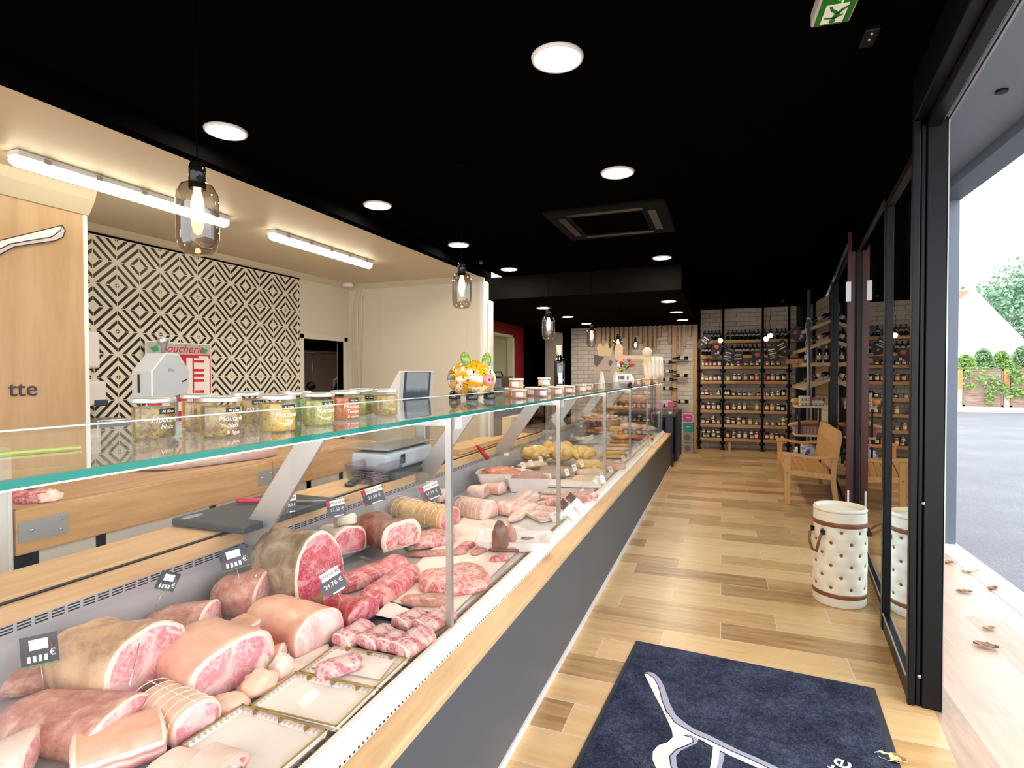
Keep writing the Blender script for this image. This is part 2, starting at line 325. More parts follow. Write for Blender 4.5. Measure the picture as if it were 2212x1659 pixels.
S('trim_jamb', B().box((.0, 3.8, 0), (.09, 3.86, 2.6)).box((.03, 6.0, 0), (.09, 6.06, 2.8)).box((.0, 9.1, 0), (.12, 9.2, 2.8)), BLKF, loc=SL, rot=SR)
S('wall_front_lintel', B().box((0, 3.0, 2.5), (.12, 3.86, 2.86)).box((0, 3.8, 2.62), (.12, 6.06, 2.86)), BLK, loc=SL, rot=SR)
S('trim_header', B().box((0, -2, 2.62), (.05, 3.0, 2.86)).box((.05, -2, 2.58), (.10, 3.0, 2.74)).box((.10, -2, 2.62), (.125, 3.0, 2.66)), BLKF, loc=SL, rot=SR, bevel=.004)
S('trim_header_outer', B().box((.052, -2, 2.74), (.14, 3.08, 3.1)), NAVY, loc=SL, rot=SR)
S('trim_header_bead', B().box((.126, -2, 2.6), (.135, 3.08, 2.612)), ALU, loc=SL, rot=SR)
# porch
S('ceiling_porch', B().box((.4, -3, 3.08), (1.75, 14, 3.2)), mat('porch_soffit', '9aa0ab', .5))
for k, y in enumerate((3.9, 4.8, 5.6)): tag(obj('soffit_spotlight', B().lathe([(.03, 0), (.03, .012)], 16), BLKF, loc=(1.45-.02*k, y, 3.066)), ['small dark spotlight in the porch soffit, closest to the door beam', 'small dark spotlight in the porch soffit, middle one of the row', 'small dark spotlight in the porch soffit, nearest the grey column'][k], 'spotlight', 'porch soffit spotlights')
S('trim_fascia', B().box((1.72, -3, 3.0), (1.92, 14, 3.5)), mat('fascia_grey', '6c7684', .5))
S('wall_porch', B().box((1.81, 5.93, 0), (1.91, 14, 3.02)), GREYM); S('trim_porch_column', B().box((1.80, 5.9, 0), (1.915, 5.94, 3.02)), GREYM)
# ------------------------------------------------------------------ the display counter
def slots(name, base, dark, py, ly, pz, lz, z0=0, metal=.6, rough=.35, axis=2, zlim=None):   # rows of punched slots along y
    g = N(name); sp = g.a('SeparateXYZ'); g.t.links.new(g.a('NewGeometry').outputs['Position'], sp.inputs[0])
    fy = g.math('LESS_THAN', g.math('FRACT', g.math('DIVIDE', sp.outputs[1], py)), ly)
    q = g.math('DIVIDE', g.math('SUBTRACT', sp.outputs[axis], z0), pz)
    m = g.math('MULTIPLY', fy, g.math('LESS_THAN', g.math('FRACT', q), lz))
    if zlim: m = g.math('MULTIPLY', m, g.math('MULTIPLY', g.math('GREATER_THAN', sp.outputs[axis], zlim[0]), g.math('LESS_THAN', sp.outputs[axis], zlim[1])))
    g.base(g.mix(m, hx(base), hx(dark))).p(Roughness=rough); g.set(g.b.inputs['Metallic'], g.math('MULTIPLY', g.math('SUBTRACT', 1, m), metal)); MATS[name] = g.m; return g.m
CG = glass('counter_glass', (.985, .992, .99), 1.4, .7)
SG = glass('shelf_glass', (.95, .98, .97), 1.45, 1.0)
TEAL = mat('glass_edge_green', '1c9484', .15, coat=.4)
Y0, Y1 = -1.0, 9.2
SEAM = [-.95, .44, 1.83, 3.24, 4.63, 5.98, 7.42, 8.83, 9.2]
LZ, DZ = .857, .585
ct = T('display_counter', 'long glass fronted refrigerated meat counter with anthracite front and pale wood ledge', 'counter')
obj('front_panel', B().box((-.80, Y0, .03), (-.775, Y1, .53)), PANEL, ct, label='anthracite front panel')
obj('plinth', B().box((-.81, Y0, 0), (-.768, Y1, .035)), mat('plinth_white', 'd9d4d4', .4), ct, label='white plinth strip')
obj('body', B().box((-2.15, Y0, .0), (-.805, Y1, .50)), WHITE, ct)
obj('front_ledge', B().prism([(-.768, .523), (-.768, .542), (-.774, .548), (-.866, .55), (-.866, .523)], Y0, Y1+.03, fn=lambda a, b, t: (a, t, b)), OAKY, ct, label='pale wood ledge')
DOTS = slots('dotted_rail', 'efe6dc', '0c0c10', .0187, .42, 2, 2, 0, 0, .4, 2, (.5515, .5575))
obj('rail', B().prism([(-.858, .55), (-.859, .558), (-.878, .568), (-.893, .586), (-.897, .592), (-.912, .592), (-.912, .54), (-.86, .54)], Y0, Y1, fn=lambda a, b, t: (a, t, b)), DOTS, ct, label='cream base rail with a row of small holes')
obj('front_grille', B().box((-.948, Y0, .55), (-.912, Y1, .568)), slots('front_grille_slots', '8f8b88', '0b0a0c', .05, .78, .018, .5, -.948, .3, .4, 0), ct)
obj('deck', B().box((-1.9, Y0, .55), (-.948, Y1, .58)), mat('deck_steel', 'c9c8ca', .35, .25), ct)
obj('air_vent_panel', B().box((-1.92, Y0, .55), (-1.9, Y1, .79)), slots('rear_vent_slots', 'b9bac0', '10141b', .0445, .8, .009, .5, .7625, .4, .35, 2, (.7625, .7895)), ct, label='steel rear panel with rows of air slots')
obj('rear_board', B().box((-1.918, Y0, .79), (-1.898, Y1, .842)), OAKY, ct)
obj('gasket', B().box((-1.936, Y0, .80), (-1.918, Y1, .846)), BLKF, ct)
obj('worktop', B().box((-2.19, Y0, .80), (-1.936, Y1, LZ-.002)), OAKY, ct, bevel=.002, label='pale wood service ledge')
for a, b in zip(SEAM, SEAM[1:]):
    obj('front_glass', B().box((-.899, a+.002, .59), (-.893, b-.002, 1.424)), CG, ct)
    obj('top_edge', B().box((-.899, a+.002, 1.424), (-.893, b-.002, 1.4265)), mat('polished_edge', 'c9d8d2', .2), ct)
    obj('glass_shelf', B().box((-1.56, a+.002, 1.345), (-.911, b-.002, 1.357)), SG, ct)
    obj('shelf_edge', B().box((-.911, a+.002, 1.3445), (-.902, b-.002, 1.3575)), TEAL, ct, label='green polished glass edge')
br = []
for y in (.36, 1.775, 3.19, 4.58, 5.93, 7.37, 8.78, 9.18):
    obj('post', B().box((-.925, y-.009, .56), (-.903, y+.009, 1.343)), ALU, ct)
    o = obj('bracket', B().prism([(-1.935, .80), (-1.86, .775), (-1.80, .79), (-1.43, 1.30), (-.925, 1.312), (-.925, 1.343), (-1.56, 1.343), (-1.56, 1.30)], y+.012, y+.03, fn=lambda a, b, t: (a, t, b)), ALU, ct, bevel=.002)
    obj('clip', B().box((-.93, y+.02, 1.30), (-.90, y+.075, 1.344)), WHITE, o); obj('clip', B().box((-1.81, y-.004, .775), (-1.78, y+.035, .80)), WHITE, o)
obj('led_strip', B().box((-.943, Y0, 1.338), (-.927, Y1, 1.3445)), emit('led_pink_white', 'ffdccf', 20), ct, label='thin glowing strip under the glass shelf')
obj('end_panel', B().box((-2.19, Y1, 0), (-.775, Y1+.02, .55)), NAVY, ct)
# raised glass shelf inside the far end of the counter
obj('inner_shelf', B().box((-1.85, 4.9, .985), (-1.45, 9.1, .993)), SG, ct); 
# ------------------------------------------------------------------ cash desk beyond the counter
cd = T('cash_desk', 'dark navy cash desk standing at the far end of the meat counter', 'desk', (0, 0, 0))
obj('side_panel', B().box((-.86, 9.27, 0), (-.745, 9.30, .80)), NAVY, cd); obj('side_panel', B().box((-1.7, 10.80, 0), (-.715, 10.84, .82)), NAVY, cd)
obj('front_panel', B().box((-.76, 9.9, .0), (-.725, 10.80, .80)), NAVY, cd); obj('top', B().box((-1.7, 9.25, .80), (-.715, 10.86, .84)), NAVY, cd, bevel=.003)
tt = T('payment_terminal', 'small brown card box with a white sticker on the navy cash desk', 'box', (-.80, 9.42, .841))
obj('case', B().bc((0, 0, .05), (.09, .07, .10)), mat('kraft_brown', '8d6a4f', .6), tt, bevel=.006); obj('sticker', B().bc((.0, -.037, .02), (.05, .002, .035)), WHITE, tt)
PINK = mat('pink_card', 'd94f9f', .5); TEALB = mat('teal_card', '2aa39a', .5)
tag(obj('leaflet', B().bc((0, 0, .0), (.09, .006, .09)), PINK, loc=(-.80, 9.5, .99), bevel=.001), 'pink leaflet standing up behind the brown card box on the cash desk', 'leaflet')
pc = T('notice_card', 'pink notice card with a white border fixed at the far end of the glass counter', 'card', (-.905, 9.215, .80))
obj('card', B().bc((0, 0, 0), (.005, .11, .14)), WHITE, pc); obj('print', B().bc((.004, 0, 0), (.004, .09, .12)), PINK, pc)
for k in range(9):
    tag(obj('leaflet', B().bc((0, 0, .05), (.004, .035, .10)), TEALB if k % 3 else mat('pale_card', 'cfd8d8', .5), loc=(-.93, 8.35+k*.09, .592), rot=(rad(-12), rad(8), 0)), 'small teal and grey leaflets in a row at the far end of the counter glass', 'leaflet', 'leaflets at the far end of the counter')
# boxes by the back wall
CARD = mat('printed_carton', 'a79d92', .7, var=.12, vs=14)
for k, (z, l) in enumerate(((0, 'grey printed wine carton on the floor, bottom of the stack beside the cash desk'), (.205, 'grey printed wine carton, second in the stack beside the cash desk'))):
    bx = T('wine_carton', l, 'box', (-.60, 11.05, z)); obj('carton', B().bc((0, 0, .1), (.18, .3, .198)), CARD, bx, bevel=.003); obj('emblem', B().lathe([(.05, 0), (.055, 0), (.055, .002), (.05, .002)], 20), mat('carton_ink', '7c7168', .7), bx, loc=(-.01, -.152, .1), rot=(rad(90), 0, 0))
for z, h, m, l in ((.408, .17, TEALB, 'teal display box on top of the grey wine cartons'), (.58, .17, PINK, 'bright pink display box with white edge at the top of the carton stack')):
    bx = T('display_box', l, 'box', (-.60, 11.05, z)); obj('carton', B().bc((0, 0, h/2), (.18, .28, h)), m, bx, bevel=.002)
    obj('edging', B().box((-.09, -.143, 0), (.09, -.141, .012)).box((.078, -.143, 0), (.09, -.141, h)).box((-.09, -.143, h-.012), (.09, -.141, h)), WHITE if m == PINK else m, bx); obj('print', B().bc((0, -.142, h*.55), (.08, .002, .012)), WHITE, bx)
# ------------------------------------------------------------------ behind the counter
BLOCK = wood('butcher_block_wood', 'c0915a', 'dcb37a', 1, .7, .55, dark='94673a'); BLOCKT = wood('butcher_block_top', 'a98058', 'cda47a', 1, .9, .6, dark='8f6b48')
def block(l, y0, y1, plates):
    t = T('butcher_block', l, 'chopping block', (-3.3, y0, 0))
    L = y1-y0
    obj('block', B().box((-.35, 0, .69), (.36, L, .895)), BLOCK, t, bevel=.006); obj('block_top', B().box((-.345, .005, .895), (.355, L-.005, .901)), BLOCKT, t)
    for p in plates:
        q = obj('corner_plate', B().box((.36, p[0], .745), (.364, p[1], .84)), mat('galvanised_plate', 'b9c0c4', .35, .6), t)
        for yy, zz in ((.25, .5), (.85, .25), (.85, .75)): obj('screw', B().cyl((.363, p[0]+(p[1]-p[0])*yy, .745+.095*zz), (.368, p[0]+(p[1]-p[0])*yy, .745+.095*zz), .006, n=10), STEEL, q)
    obj('base_unit', B().box((-.35, 0, 0), (.32, L, .69)).box((.32, 0, .62), (.34, L, .69)).box((.32, 0, 0), (.34, .1, .69)).box((.32, L-.05, 0), (.34, L, .69)).box((.32, .35, 0), (.34, .40, .69)).box((.32, L-.5, 0), (.34, L-.45, .69)), mat('grey_white_unit', 'd8d6cf', .4), t)
    return t
block('thick wooden butcher block with corner plates, the near one under the carcass', 1.516, 3.03, [(.01, .21), (1.38, 1.505)])
block('thick wooden butcher block continuing beyond the joint, next to the weighing scale', 3.036, 4.27, [(.01, .10)])
for y, w, l in ((1.80, .38, 'grey plastic crate in the base unit under the near butcher block'), (3.30, .46, 'grey plastic crate in the base unit under the far butcher block')):
    cr = T('plastic_crate', l, 'crate', (-2.95, y, .36)); obj('tub', B().box((-.02, 0, 0), (.0, w, .25)), mat('crate_grey', '9d9aa4', .5), cr, bevel=.005)
    obj('ribs', B().box((0, .01, .2), (.006, w-.01, .24)), mat('crate_grey2', '85828d', .5), cr)
    for k in range(9): obj('rib', B().box((0, .02+k*w/9.3, .02), (.006, .03+k*w/9.3, .2)), mat('crate_grey2', '85828d', .5), cr)
tag(obj('wall_post', B().box((-3.0, 1.30, 0), (-2.94, 1.505, 1.18)).box((-2.94, 1.49, .0), (-2.935, 1.505, 1.18)), mat('grey_white_unit', 'd8d6cf', .4), bevel=.002), 'tall off-white cabinet side standing against the near end of the butcher block', 'cabinet')
# dark cutting board with a red handled knife
cb = T('cutting_board', 'dark grey plastic cutting board lying on the wooden service ledge', 'cutting board', (-1.985, 1.97, LZ)); obj('board', B().box((-.205, -.285, .001), (.195, .285, .032)), mat('charcoal_board', '3c3f43', .45), cb, bevel=.006)
obj('hand_hole', B().lathe([(.0, .0325), (.035, .0335), (.05, .0325)], 20, sx=.55, sy=1), mat('board_hole', '8a90a0', .4), cb, loc=(-.15, -.23, 0))
kn = T('butcher_knife', 'long butcher knife with a red handle lying on the dark cutting board', 'knife', (-2.148, 1.985, LZ+.034), atan2(.16, .39))
obj('handle', B().tube([(0, 0, .012), (.03, 0, .013), (.1, 0, .012), (.125, 0, .011)], [.010, .013, .011, .009], 12), mat('red_plastic', 'c4203f', .35), kn); obj('blade', B().prism([(.12, -.012), (.36, -.016), (.42, .004), (.12, .016)], .009, .012), STEEL, kn)
# weighing scale
sc = T('weighing_scale', 'grey weighing scale with a customer screen on a column, on the service ledge', 'scale', (-2.05, 3.2, LZ))
SG2 = mat('scale_grey', 'b4bcc4', .35, var=.03, vs=4); DSC = mat('screen_dark', '1c2330', .12, coat=.5)
obj('base', B().box((-.14, -.30, .0), (.20, .42, .035)), mat('scale_base_dark', '3b4048', .5), sc, bevel=.006)
obj('body', B().box((-.15, -.29, .035), (.13, .28, .155)), SG2, sc, bevel=.03, seg=4); obj('platter', B().box((-.17, -.29, .17), (.13, .30, .182)), STEEL, sc, bevel=.004); obj('label', B().bc((.132, -.12, .10), (.003, .05, .06)), DSC, sc)
obj('column', B().box((-.05, .34, .03), (.03, .42, .62)), ALU, sc, bevel=.006)
sh = obj('display_housing', B().prism([(-.13, .40), (.03, .38), (.055, .66), (.04, .665)], -.12, .34, fn=lambda a, b, t: (a, t+.1, b)), mat('scale_silver', 'c9c6c2', .35), sc, bevel=.004)
scrm = N('screen_picture'); vv = scrm.co(); zz = scrm.a('SeparateXYZ'); scrm.t.links.new(vv, zz.inputs[0])
scrm.base(hx('0d1420')); scrm.set(scrm.b.inputs['Emission Color'], scrm.ramp(scrm.math('ADD', zz.outputs[2], scrm.math('MULTIPLY', scrm.noise(vv, 30, 3), .03)), [(.42, hx('c9cdd6')), (.435, hx('9a6f80')), (.47, hx('75788a')), (.53, hx('5f8086')), (.56, hx('dfe7ea'))])); scrm.b.inputs['Emission Strength'].default_value = .4; scrm.p(Roughness=.15)
obj('screen', B().prism([(.0335, .405), (.0565, .655), (.055, .655), (.032, .405)], .06, .36, fn=lambda a, b, t: (a, t, b)), scrm.m, sh); obj('bezel', B().prism([(.0325, .395), (.0558, .660), (.0535, .660), (.031, .395)], .03, .39, fn=lambda a, b, t: (a, t, b)), mat('bezel_blue_grey', '3a4658', .3), sh)
tb = T('plastic_tub', 'clear plastic tub of metal skewers on the service ledge in front of the scale', 'tub', (-1.985, 2.87, LZ))
def tubmesh(lx, ly, h, t=.003, fl=.85):
    b = B(); n = 8; prof = []
    def ringp(sx, sy, z):
        pts = []
        for cx, cy, a0 in ((1, 1, 0), (-1, 1, 90), (-1, -1, 180), (1, -1, 270)):
            for k in range(5): a = rad(a0+k*22.5); pts.append((cx*(sx-.02)+.02*cos(a), cy*(sy-.02)+.02*sin(a), z))
        return pts
    R = [ringp(lx*fl/2, ly*fl/2, 0), ringp(lx/2, ly/2, h), ringp(lx/2+.008, ly/2+.008, h), ringp(lx/2-t, ly/2-t, h-.001), ringp(lx*fl/2-t, ly*fl/2-t, t)]
    m = len(R[0]); vs = [p for r in R for p in r]; fs = [(i*m+k, i*m+(k+1) % m, (i+1)*m+(k+1) % m, (i+1)*m+k) for i in range(4) for k in range(m)]
    fs += [tuple(range(m))[::-1], tuple(4*m+k for k in range(m))]
    return b.add(vs, fs, 0, False)
TUBM = glass('tub_plastic', (.80, .80, .83), 1.35, 1.5, .25)
obj('tub', tubmesh(.21, .36, .115), TUBM, tb)
b = B()
for k in range(40):
    p = V((rnd.uniform(-.06, .06), rnd.uniform(-.12, .12), rnd.uniform(.006, .04))); a = rnd.uniform(0, pi); d = V((cos(a)*.04, sin(a)*.05, rnd.uniform(-.008, .008))); b.tube([p-d, p+V((0, 0, .006)), p+d], .0014, 5)
o = obj('skewers', b, STEEL, tb); o['kind'] = 'stuff'
rm = T('remote_control', 'black handset lying on the service ledge above the price tags', 'remote', (-2.02, 2.69, LZ), rad(20)); obj('case', B().box((-.025, -.07, .0), (.025, .07, .02)), mat('black_plastic', '15181c', .35), rm, bevel=.008, seg=3); obj('button', B().bc((0, .02, .0205), (.018, .02, .002)), mat('green_button', '6d7a60', .4), rm)
wb = T('wooden_board', 'thick pale wooden cutting board lying on the ledge past the scale', 'cutting board', (-2.03, 4.4, LZ)); obj('board', B().box((-.13, -.44, .001), (.09, .46, .045)), wood('beech', 'c79c63', 'dbb683', 1, 1), wb, bevel=.006)
pp = T('paper_pile', 'stack of brown wrapping paper sheets on the far part of the service ledge', 'paper', (-2.04, 6.2, LZ)); obj('sheets', B().box((-.12, -.45, .0), (.12, .45, .02)).box((-.1, -.42, .02), (.1, .40, .035)), mat('kraft_paper', '8b7360', .7), pp)
hh = T('menu_easel', 'small wooden display box leaning on the service ledge beyond the scale', 'box', (-2.1, 5.75, LZ)); obj('box', B().bc((-.05, 0, .09), (.1, .5, .18)), mat('cream_card', 'cdbfa2', .6), hh); obj('window', B().bc((.002, .1, .12), (.004, .22, .10)), mat('ochre_card', 'b8924f', .6), hh)
bgp = T('plastic_bag_pile', 'crumpled blue and white plastic bags at the far end of the service ledge', 'bag', (-2.0, 7.0, LZ+.06))
def crumple(c, r, seed, n=20, m=14, amp=.35, fq=3.0):
    b = B(); b.ball((0, 0, 0), 1, 0, n, m); vs = []
    for p in b.v:
        q = V(p); d = 1+amp*noise.noise(q*fq+V((seed, 0, 0)))+amp*.5*noise.noise(q*fq*2.3+V((0, seed, 0))); q = V((q.x*r[0], q.y*r[1], q.z*r[2]))*d; vs.append((q.x+c[0], q.y+c[1], q.z+c[2]))
    b.v = vs; b.s = [True]*len(b.s); return b
obj('bag', crumple((0, 0, 0), (.1, .2, .08), 3), skinmat('blue_white_film', '2456a0', 'c9d4e2', 'e8edf2', 1.2, .3, (.4, .5, .6)), bgp)
gf = T('glass_front_cabinet', 'blue tinted glass fronted cabinet standing behind the counter past the white wall', 'cabinet', (-3.4, 7.9, 0)); obj('cabinet', B().box((-.5, -1.3, 0), (0, 1.7, .95)), mat('cabinet_steel', '8d97a3', .35, .3), gf); obj('glass', B().box((0, -1.25, .95), (.005, 1.65, 1.28)).box((-.5, -1.25, 1.28), (.005, 1.65, 1.29)), mat('blue_glass', '5f7f9c', .15, coat=.5), gf); obj('frame', B().box((-.01, -1.3, .93), (.012, 1.7, .96)).box((-.01, -1.3, 1.28), (.012, 1.7, 1.30)), ALU, gf)
# wire rack and bottles of files further along
for k in range(9):
    c = [0, 1, 0, 2, 1, 0, 1, 0, 0][k]; n = ['dark slate', 'white', 'green'][c]
    f = T('ring_folder', f'{n} folder, {ORD[k]} in the row standing on the far butcher block', 'folder', (-3.55, 3.70+k*.062, .902), group='folders on the butcher block')
    obj('cover', B().box((-.05, 0, 0), (.05, .05, .26)), [mat('folder_slate', '3d4a58', .5), mat('folder_white', 'd9dcdc', .5), mat('folder_green', '2c8a54', .5)][c], f); obj('spine_label', B().box((.05, .008, .15), (.0515, .042, .22)), WHITE, f)
# ------------------------------------------------------------------ meat
BEEF = meatmat('beef_cut', 'a5253a', 'cf5a68', 'f0cfc8', 1.0, .05, amt=.7); BEEFD = meatmat('beef_dark', '8f1a2a', 'c23d4a', 'e9b9b0', .8, .04, amt=.5)
BEEFM = meatmat('beef_marbled', 'b33340', 'd8646a', 'f6ddd2', 1.9, .09, amt=1)
PORK = meatmat('pork_cut', 'c06a76', 'dc929a', 'f6dfd6', .75, .06, amt=.9); VEAL = meatmat('veal_cut', 'd79a94', 'e6b4ac', 'f7e6dc', .9, .07)
LAMB = meatmat('lamb_cut', 'b04a55', 'd2727a', 'f5dfd4', 1.2, .07, amt=1); STEAK = meatmat('aged_steak', '9a5a52', 'c2837a', 'dcb3a6', 1.1, .05, amt=.5)
FAT = skinmat('fat_white', 'f3ddd0', 'f0d2c2', 'e6b9a8', 1.6); SKIN = skinmat('pork_rind', 'edbfa4', 'e5a68c', 'd98671', .8, bump=.12); SKIN2 = skinmat('pork_rind_pale', 'f1cdb6', 'e9b99d', 'e0a085', .8, bump=.12)
AGED = skinmat('aged_crust', '6f5a48', 'a98f70', 'd6b78c', 1.3, .6, bump=.8); YEL = skinmat('yellow_fat', 'e9c995', 'e0b684', 'c98c62', 1.6, bump=.5)
RAW = skinmat('raw_pork_mixed', 'a85a55', 'd59a88', 'efcdb8', 1.5, bump=.7); CHICK = skinmat('chicken_skin', 'efd08a', 'e6bf6e', 'd9a95a', 1.8, bump=.3); ROAST = skinmat('roast_brown', 'c98742', 'd9a05a', 'a8602e', 2)
LIVER = skinmat('liver_brown', '5f3a36', '7d5048', '95675a', .8, .2, bump=.1); MINCE = skinmat('mince', 'b98076', 'd2a59a', 'e6c9bd', 6, .5, bump=1); SAUS = skinmat('white_sausage', 'd8b7a0', 'e8cdb8', 'c49a86', 3, bump=.3)
STRING = mat('white_string', 'f4ead9', .6); BONE = mat('bone', 'efe0cc', .45, var=.06, vs=30)
def loaf(L, Wd, H, seed=0, amp=.08, t0=.7, t1=1, cut=(0, 1), n=30, k=16, fq=9, rim=.86, low=None, flatb=.45, sq=2.4):
    b = B(); vs = []; fs = []; ms = []; sm = []
    for i in range(k+1):
        u = i/k; sc = t0+(t1-t0)*u
        if not cut[0]: sc *= sqrt(max(.004, 1-(1-min(u/.3, 1))**2))
        if not cut[1]: sc *= sqrt(max(.004, 1-(1-min((1-u)/.3, 1))**2))
        for j in range(n):
            a = 2*pi*j/n; c, s = cos(a), sin(a); q = (abs(c)**sq+abs(s)**sq)**(-1/sq)
            p = V(((u-.5)*L, c*q*Wd/2*sc, s*q*H/2*sc)); d = 1+amp*(noise.noise(p*fq+V((seed*7.1, 0, 0)))+.5*noise.noise(p*fq*2.6+V((0, seed*3.3, 0))))
            p.y *= d; p.z *= d; p.x += amp*L*.25*noise.noise(V((p.y*7, p.z*7, seed+(9 if u > .5 else 0))))*(1 if abs(u-.5) > .3 else .3)
            vs.append((p.x, p.y, max(p.z, -H/2*flatb)+H/2*flatb))
    for i in range(k):
        for j in range(n):
            f = (i*n+j, i*n+(j+1) % n, (i+1)*n+(j+1) % n, (i+1)*n+j); z = sum(vs[q][2] for q in f)/4
            fs.append(f); ms.append(1 if low and z < low*H else 0); sm.append(True)
    for e in (0, 1):
        if not cut[e]: fs.append(tuple(range(n)) if e == 0 else tuple(k*n+j for j in range(n))); ms.append(0); sm.append(True); continue
        base = 0 if e == 0 else k*n; ctr = sum((V(vs[base+j]) for j in range(n)), V())/n; prev = base
        for r, mi, dx in ((rim, 2, .006), (rim*.6, 1, .011), (rim*.25, 1, .012)):
            o = len(vs)
            for j in range(n):
                p = ctr+(V(vs[base+j])-ctr)*(r*(1+.05*noise.noise(V((j*.9, seed, r*5))))); p.x += (dx+.004*noise.noise(V((j*.7, r*9, seed))))*(1 if e else -1); vs.append(tuple(p))
            for j in range(n): fs.append((prev+j, prev+(j+1) % n, o+(j+1) % n, o+j)); ms.append(mi); sm.append(True)
            prev = o
        fs.append(tuple(prev+j for j in range(n))); ms.append(1); sm.append(True)
    b.v = vs; b.f = fs; b.m = ms; b.s = sm; return b
def strings(L, Wd, H, m, t0, t1, parent, flatb=.45, r=.0014, along=True):
    b = B()
    for i in range(m):
        u = (i+.6)/m; sc = (t0+(t1-t0)*u)*1.015; pts = []
        for j in range(25):
            a = 2*pi*j/24; c, s = cos(a), sin(a); q = (abs(c)**2.4+abs(s)**2.4)**(-1/2.4); pts.append(((u-.5)*L, c*q*Wd/2*sc, max(s*q*H/2*sc, -H/2*flatb)+H/2*flatb+.001))
        b.tube(pts, r, 5, 0, False)
    if along: b.tube([((i/12-.5)*L*.96, .0, H/2*(t0+(t1-t0)*i/12)*1.02+H/2*flatb) for i in range(13)], r, 5)
    return obj('string', b, STRING, parent)
SEED = [0]
def mt(name, label, cat, p0, p1, Wd, H, mats, z=DZ, st=0, tilt=0, roll=0, group=None, ext=0, **k):
    SEED[0] += 1; zc = z+H*.42; a, c = at(*p0, zc), at(*p1, zc); d = c-a; L = d.length+ext; m = (a+c)/2; rz = atan2(d.y, d.x)
    k.setdefault('seed', SEED[0]); b = loaf(L, Wd, H, **k)
    loc = (m.x, m.y, z); rot = (roll, tilt, rz)
    if st:
        r = T(name, label, cat, loc, rot=rot, group=group); obj('meat', b, mats, r); strings(L, Wd, H, st, k.get('t0', .7), k.get('t1', 1), r); return r
    return tag(obj(name, b, mats, loc=loc, rot=rot), label, cat, group)
def blob(name, label, cat, p, r, m, z=DZ, rz=0, amp=.18, fq=2.2, group=None, flat=.35, n=22, mm=14, tilt=0):
    SEED[0] += 1; q = at(*p, z+r[2]*.5); b = B(); b.ball((0, 0, 0), 1, 0, n, mm); vs = []
    for v in b.v:
        w = V(v); d = 1+amp*(noise.noise(w*fq+V((SEED[0]*3.7, 0, 0)))+.5*noise.noise(w*fq*2.4+V((0, SEED[0], 0)))); vs.append((w.x*r[0]*d, w.y*r[1]*d, max(w.z*r[2]*d, -r[2]*flat)+r[2]*flat))
    b.v = vs; b.s = [True]*len(b.s); return tag(obj(name, b, m, loc=(q.x, q.y, z), rot=(0, tilt, rz)), label, cat, group)
PK = (SKIN, PORK, FAT)
# trays and dishes first -----------------------------------------------------
TRIM = mat('tray_porcelain', 'f3e6dc', .25, coat=.3); GOLD = mat('tray_gold_rim', '9c8440', .35, .3); GARL = mat('tray_garland', 'c9a99c', .5)
def tray(label, cs, z=DZ, group='porcelain display trays'):
    P = [at(*c, z+.012) for c in cs]; ctr = sum(P, V())/4; x = ((P[1]-P[0])+(P[2]-P[3]))/2; y = ((P[3]-P[0])+(P[2]-P[1]))/2; lx, ly = x.length, y.length
    t = T('display_tray', label, 'tray', (ctr.x, ctr.y, z), atan2(x.y, x.x), group)
    a, c = lx/2, ly/2; b = B().box((-a+.006, -c+.006, .0005), (a-.006, c-.006, .006))
    for s in (-1, 1): b.prism([(s*a, .018), (s*(a-.016), .006), (s*(a-.010), .004), (s*(a-.0), .0145)], -c, c, fn=lambda p, q, t_: (p, t_, q)).prism([(s*c, .018), (s*(c-.016), .006), (s*(c-.010), .004), (s*c, .0145)], -a, a, fn=lambda p, q, t_: (t_, p, q))
    obj('dish', b, TRIM, t)
    b = B()
    for s in (-1, 1): b.box((s*a-s*.001, -c, .0175), (s*a-s*.006, c, .0195)).box((-a, s*c-s*.001, .0175), (a, s*c-s*.006, .0195))
    obj('gold_rim', b, GOLD, t)
    b = B()
    for s in (-1, 1):
        for i in range(int(lx/.016)): u = -a+.012+i*.016; b.add([(u, s*(c-.008), .0165), (u+.012, s*(c-.008), .0165), (u+.006, s*(c-.015), .0085)], [(0, 1, 2)])
        for i in range(int(ly/.016)): u = -c+.012+i*.016; b.add([(s*(a-.008), u, .0165), (s*(a-.008), u+.012, .0165), (s*(a-.015), u+.006, .0085)], [(0, 1, 2)])
        for i in range(3): u = -a+lx*(.2+.3*i); b.add([(u-.01, s*(c-.008), .0168), (u, s*(c-.003), .0172), (u+.01, s*(c-.008), .0168), (u, s*(c-.019), .0085)], [(0, 1, 2, 3)], 1)
    obj('garland', b, [GARL, GOLD], t); return t
tray('empty porcelain tray with gold rim, the one nearest the pork belly', [(397, 1612), (585, 1700), (704, 1574), (513, 1528)])
tray('empty porcelain tray with gold rim between the tied pork roast and the counter rail', [(540, 1530), (728, 1577), (812, 1490), (637, 1455)])
t3 = tray('porcelain tray with gold rim lined with white paper under a single chop', [(640, 1455), (810, 1490), (882, 1427), (728, 1395)])
tray('porcelain tray with patterned edge behind the white liver dish', [(1130, 1105), (1195, 1130), (1226, 1108), (1165, 1082)])
bt = T('black_tray', 'flat black tray holding the lamb chops beside the glass', 'tray', (0, 0, 0)); P = [at(*c, DZ+.004) for c in [(712, 1396), (880, 1424), (985, 1345), (835, 1302)]]
b = B().prism([(p.x, p.y) for p in P], DZ, DZ+.004)
for i in range(4): b.beam(tuple(P[i]+V((0, 0, .005))), tuple(P[(i+1) % 4]+V((0, 0, .005))), .006, .01)
obj('tray', b, mat('tray_black', '22242a', .3), bt)
PAPER = mat('butcher_paper', 'f4e3da', .7, var=.02, vs=12)
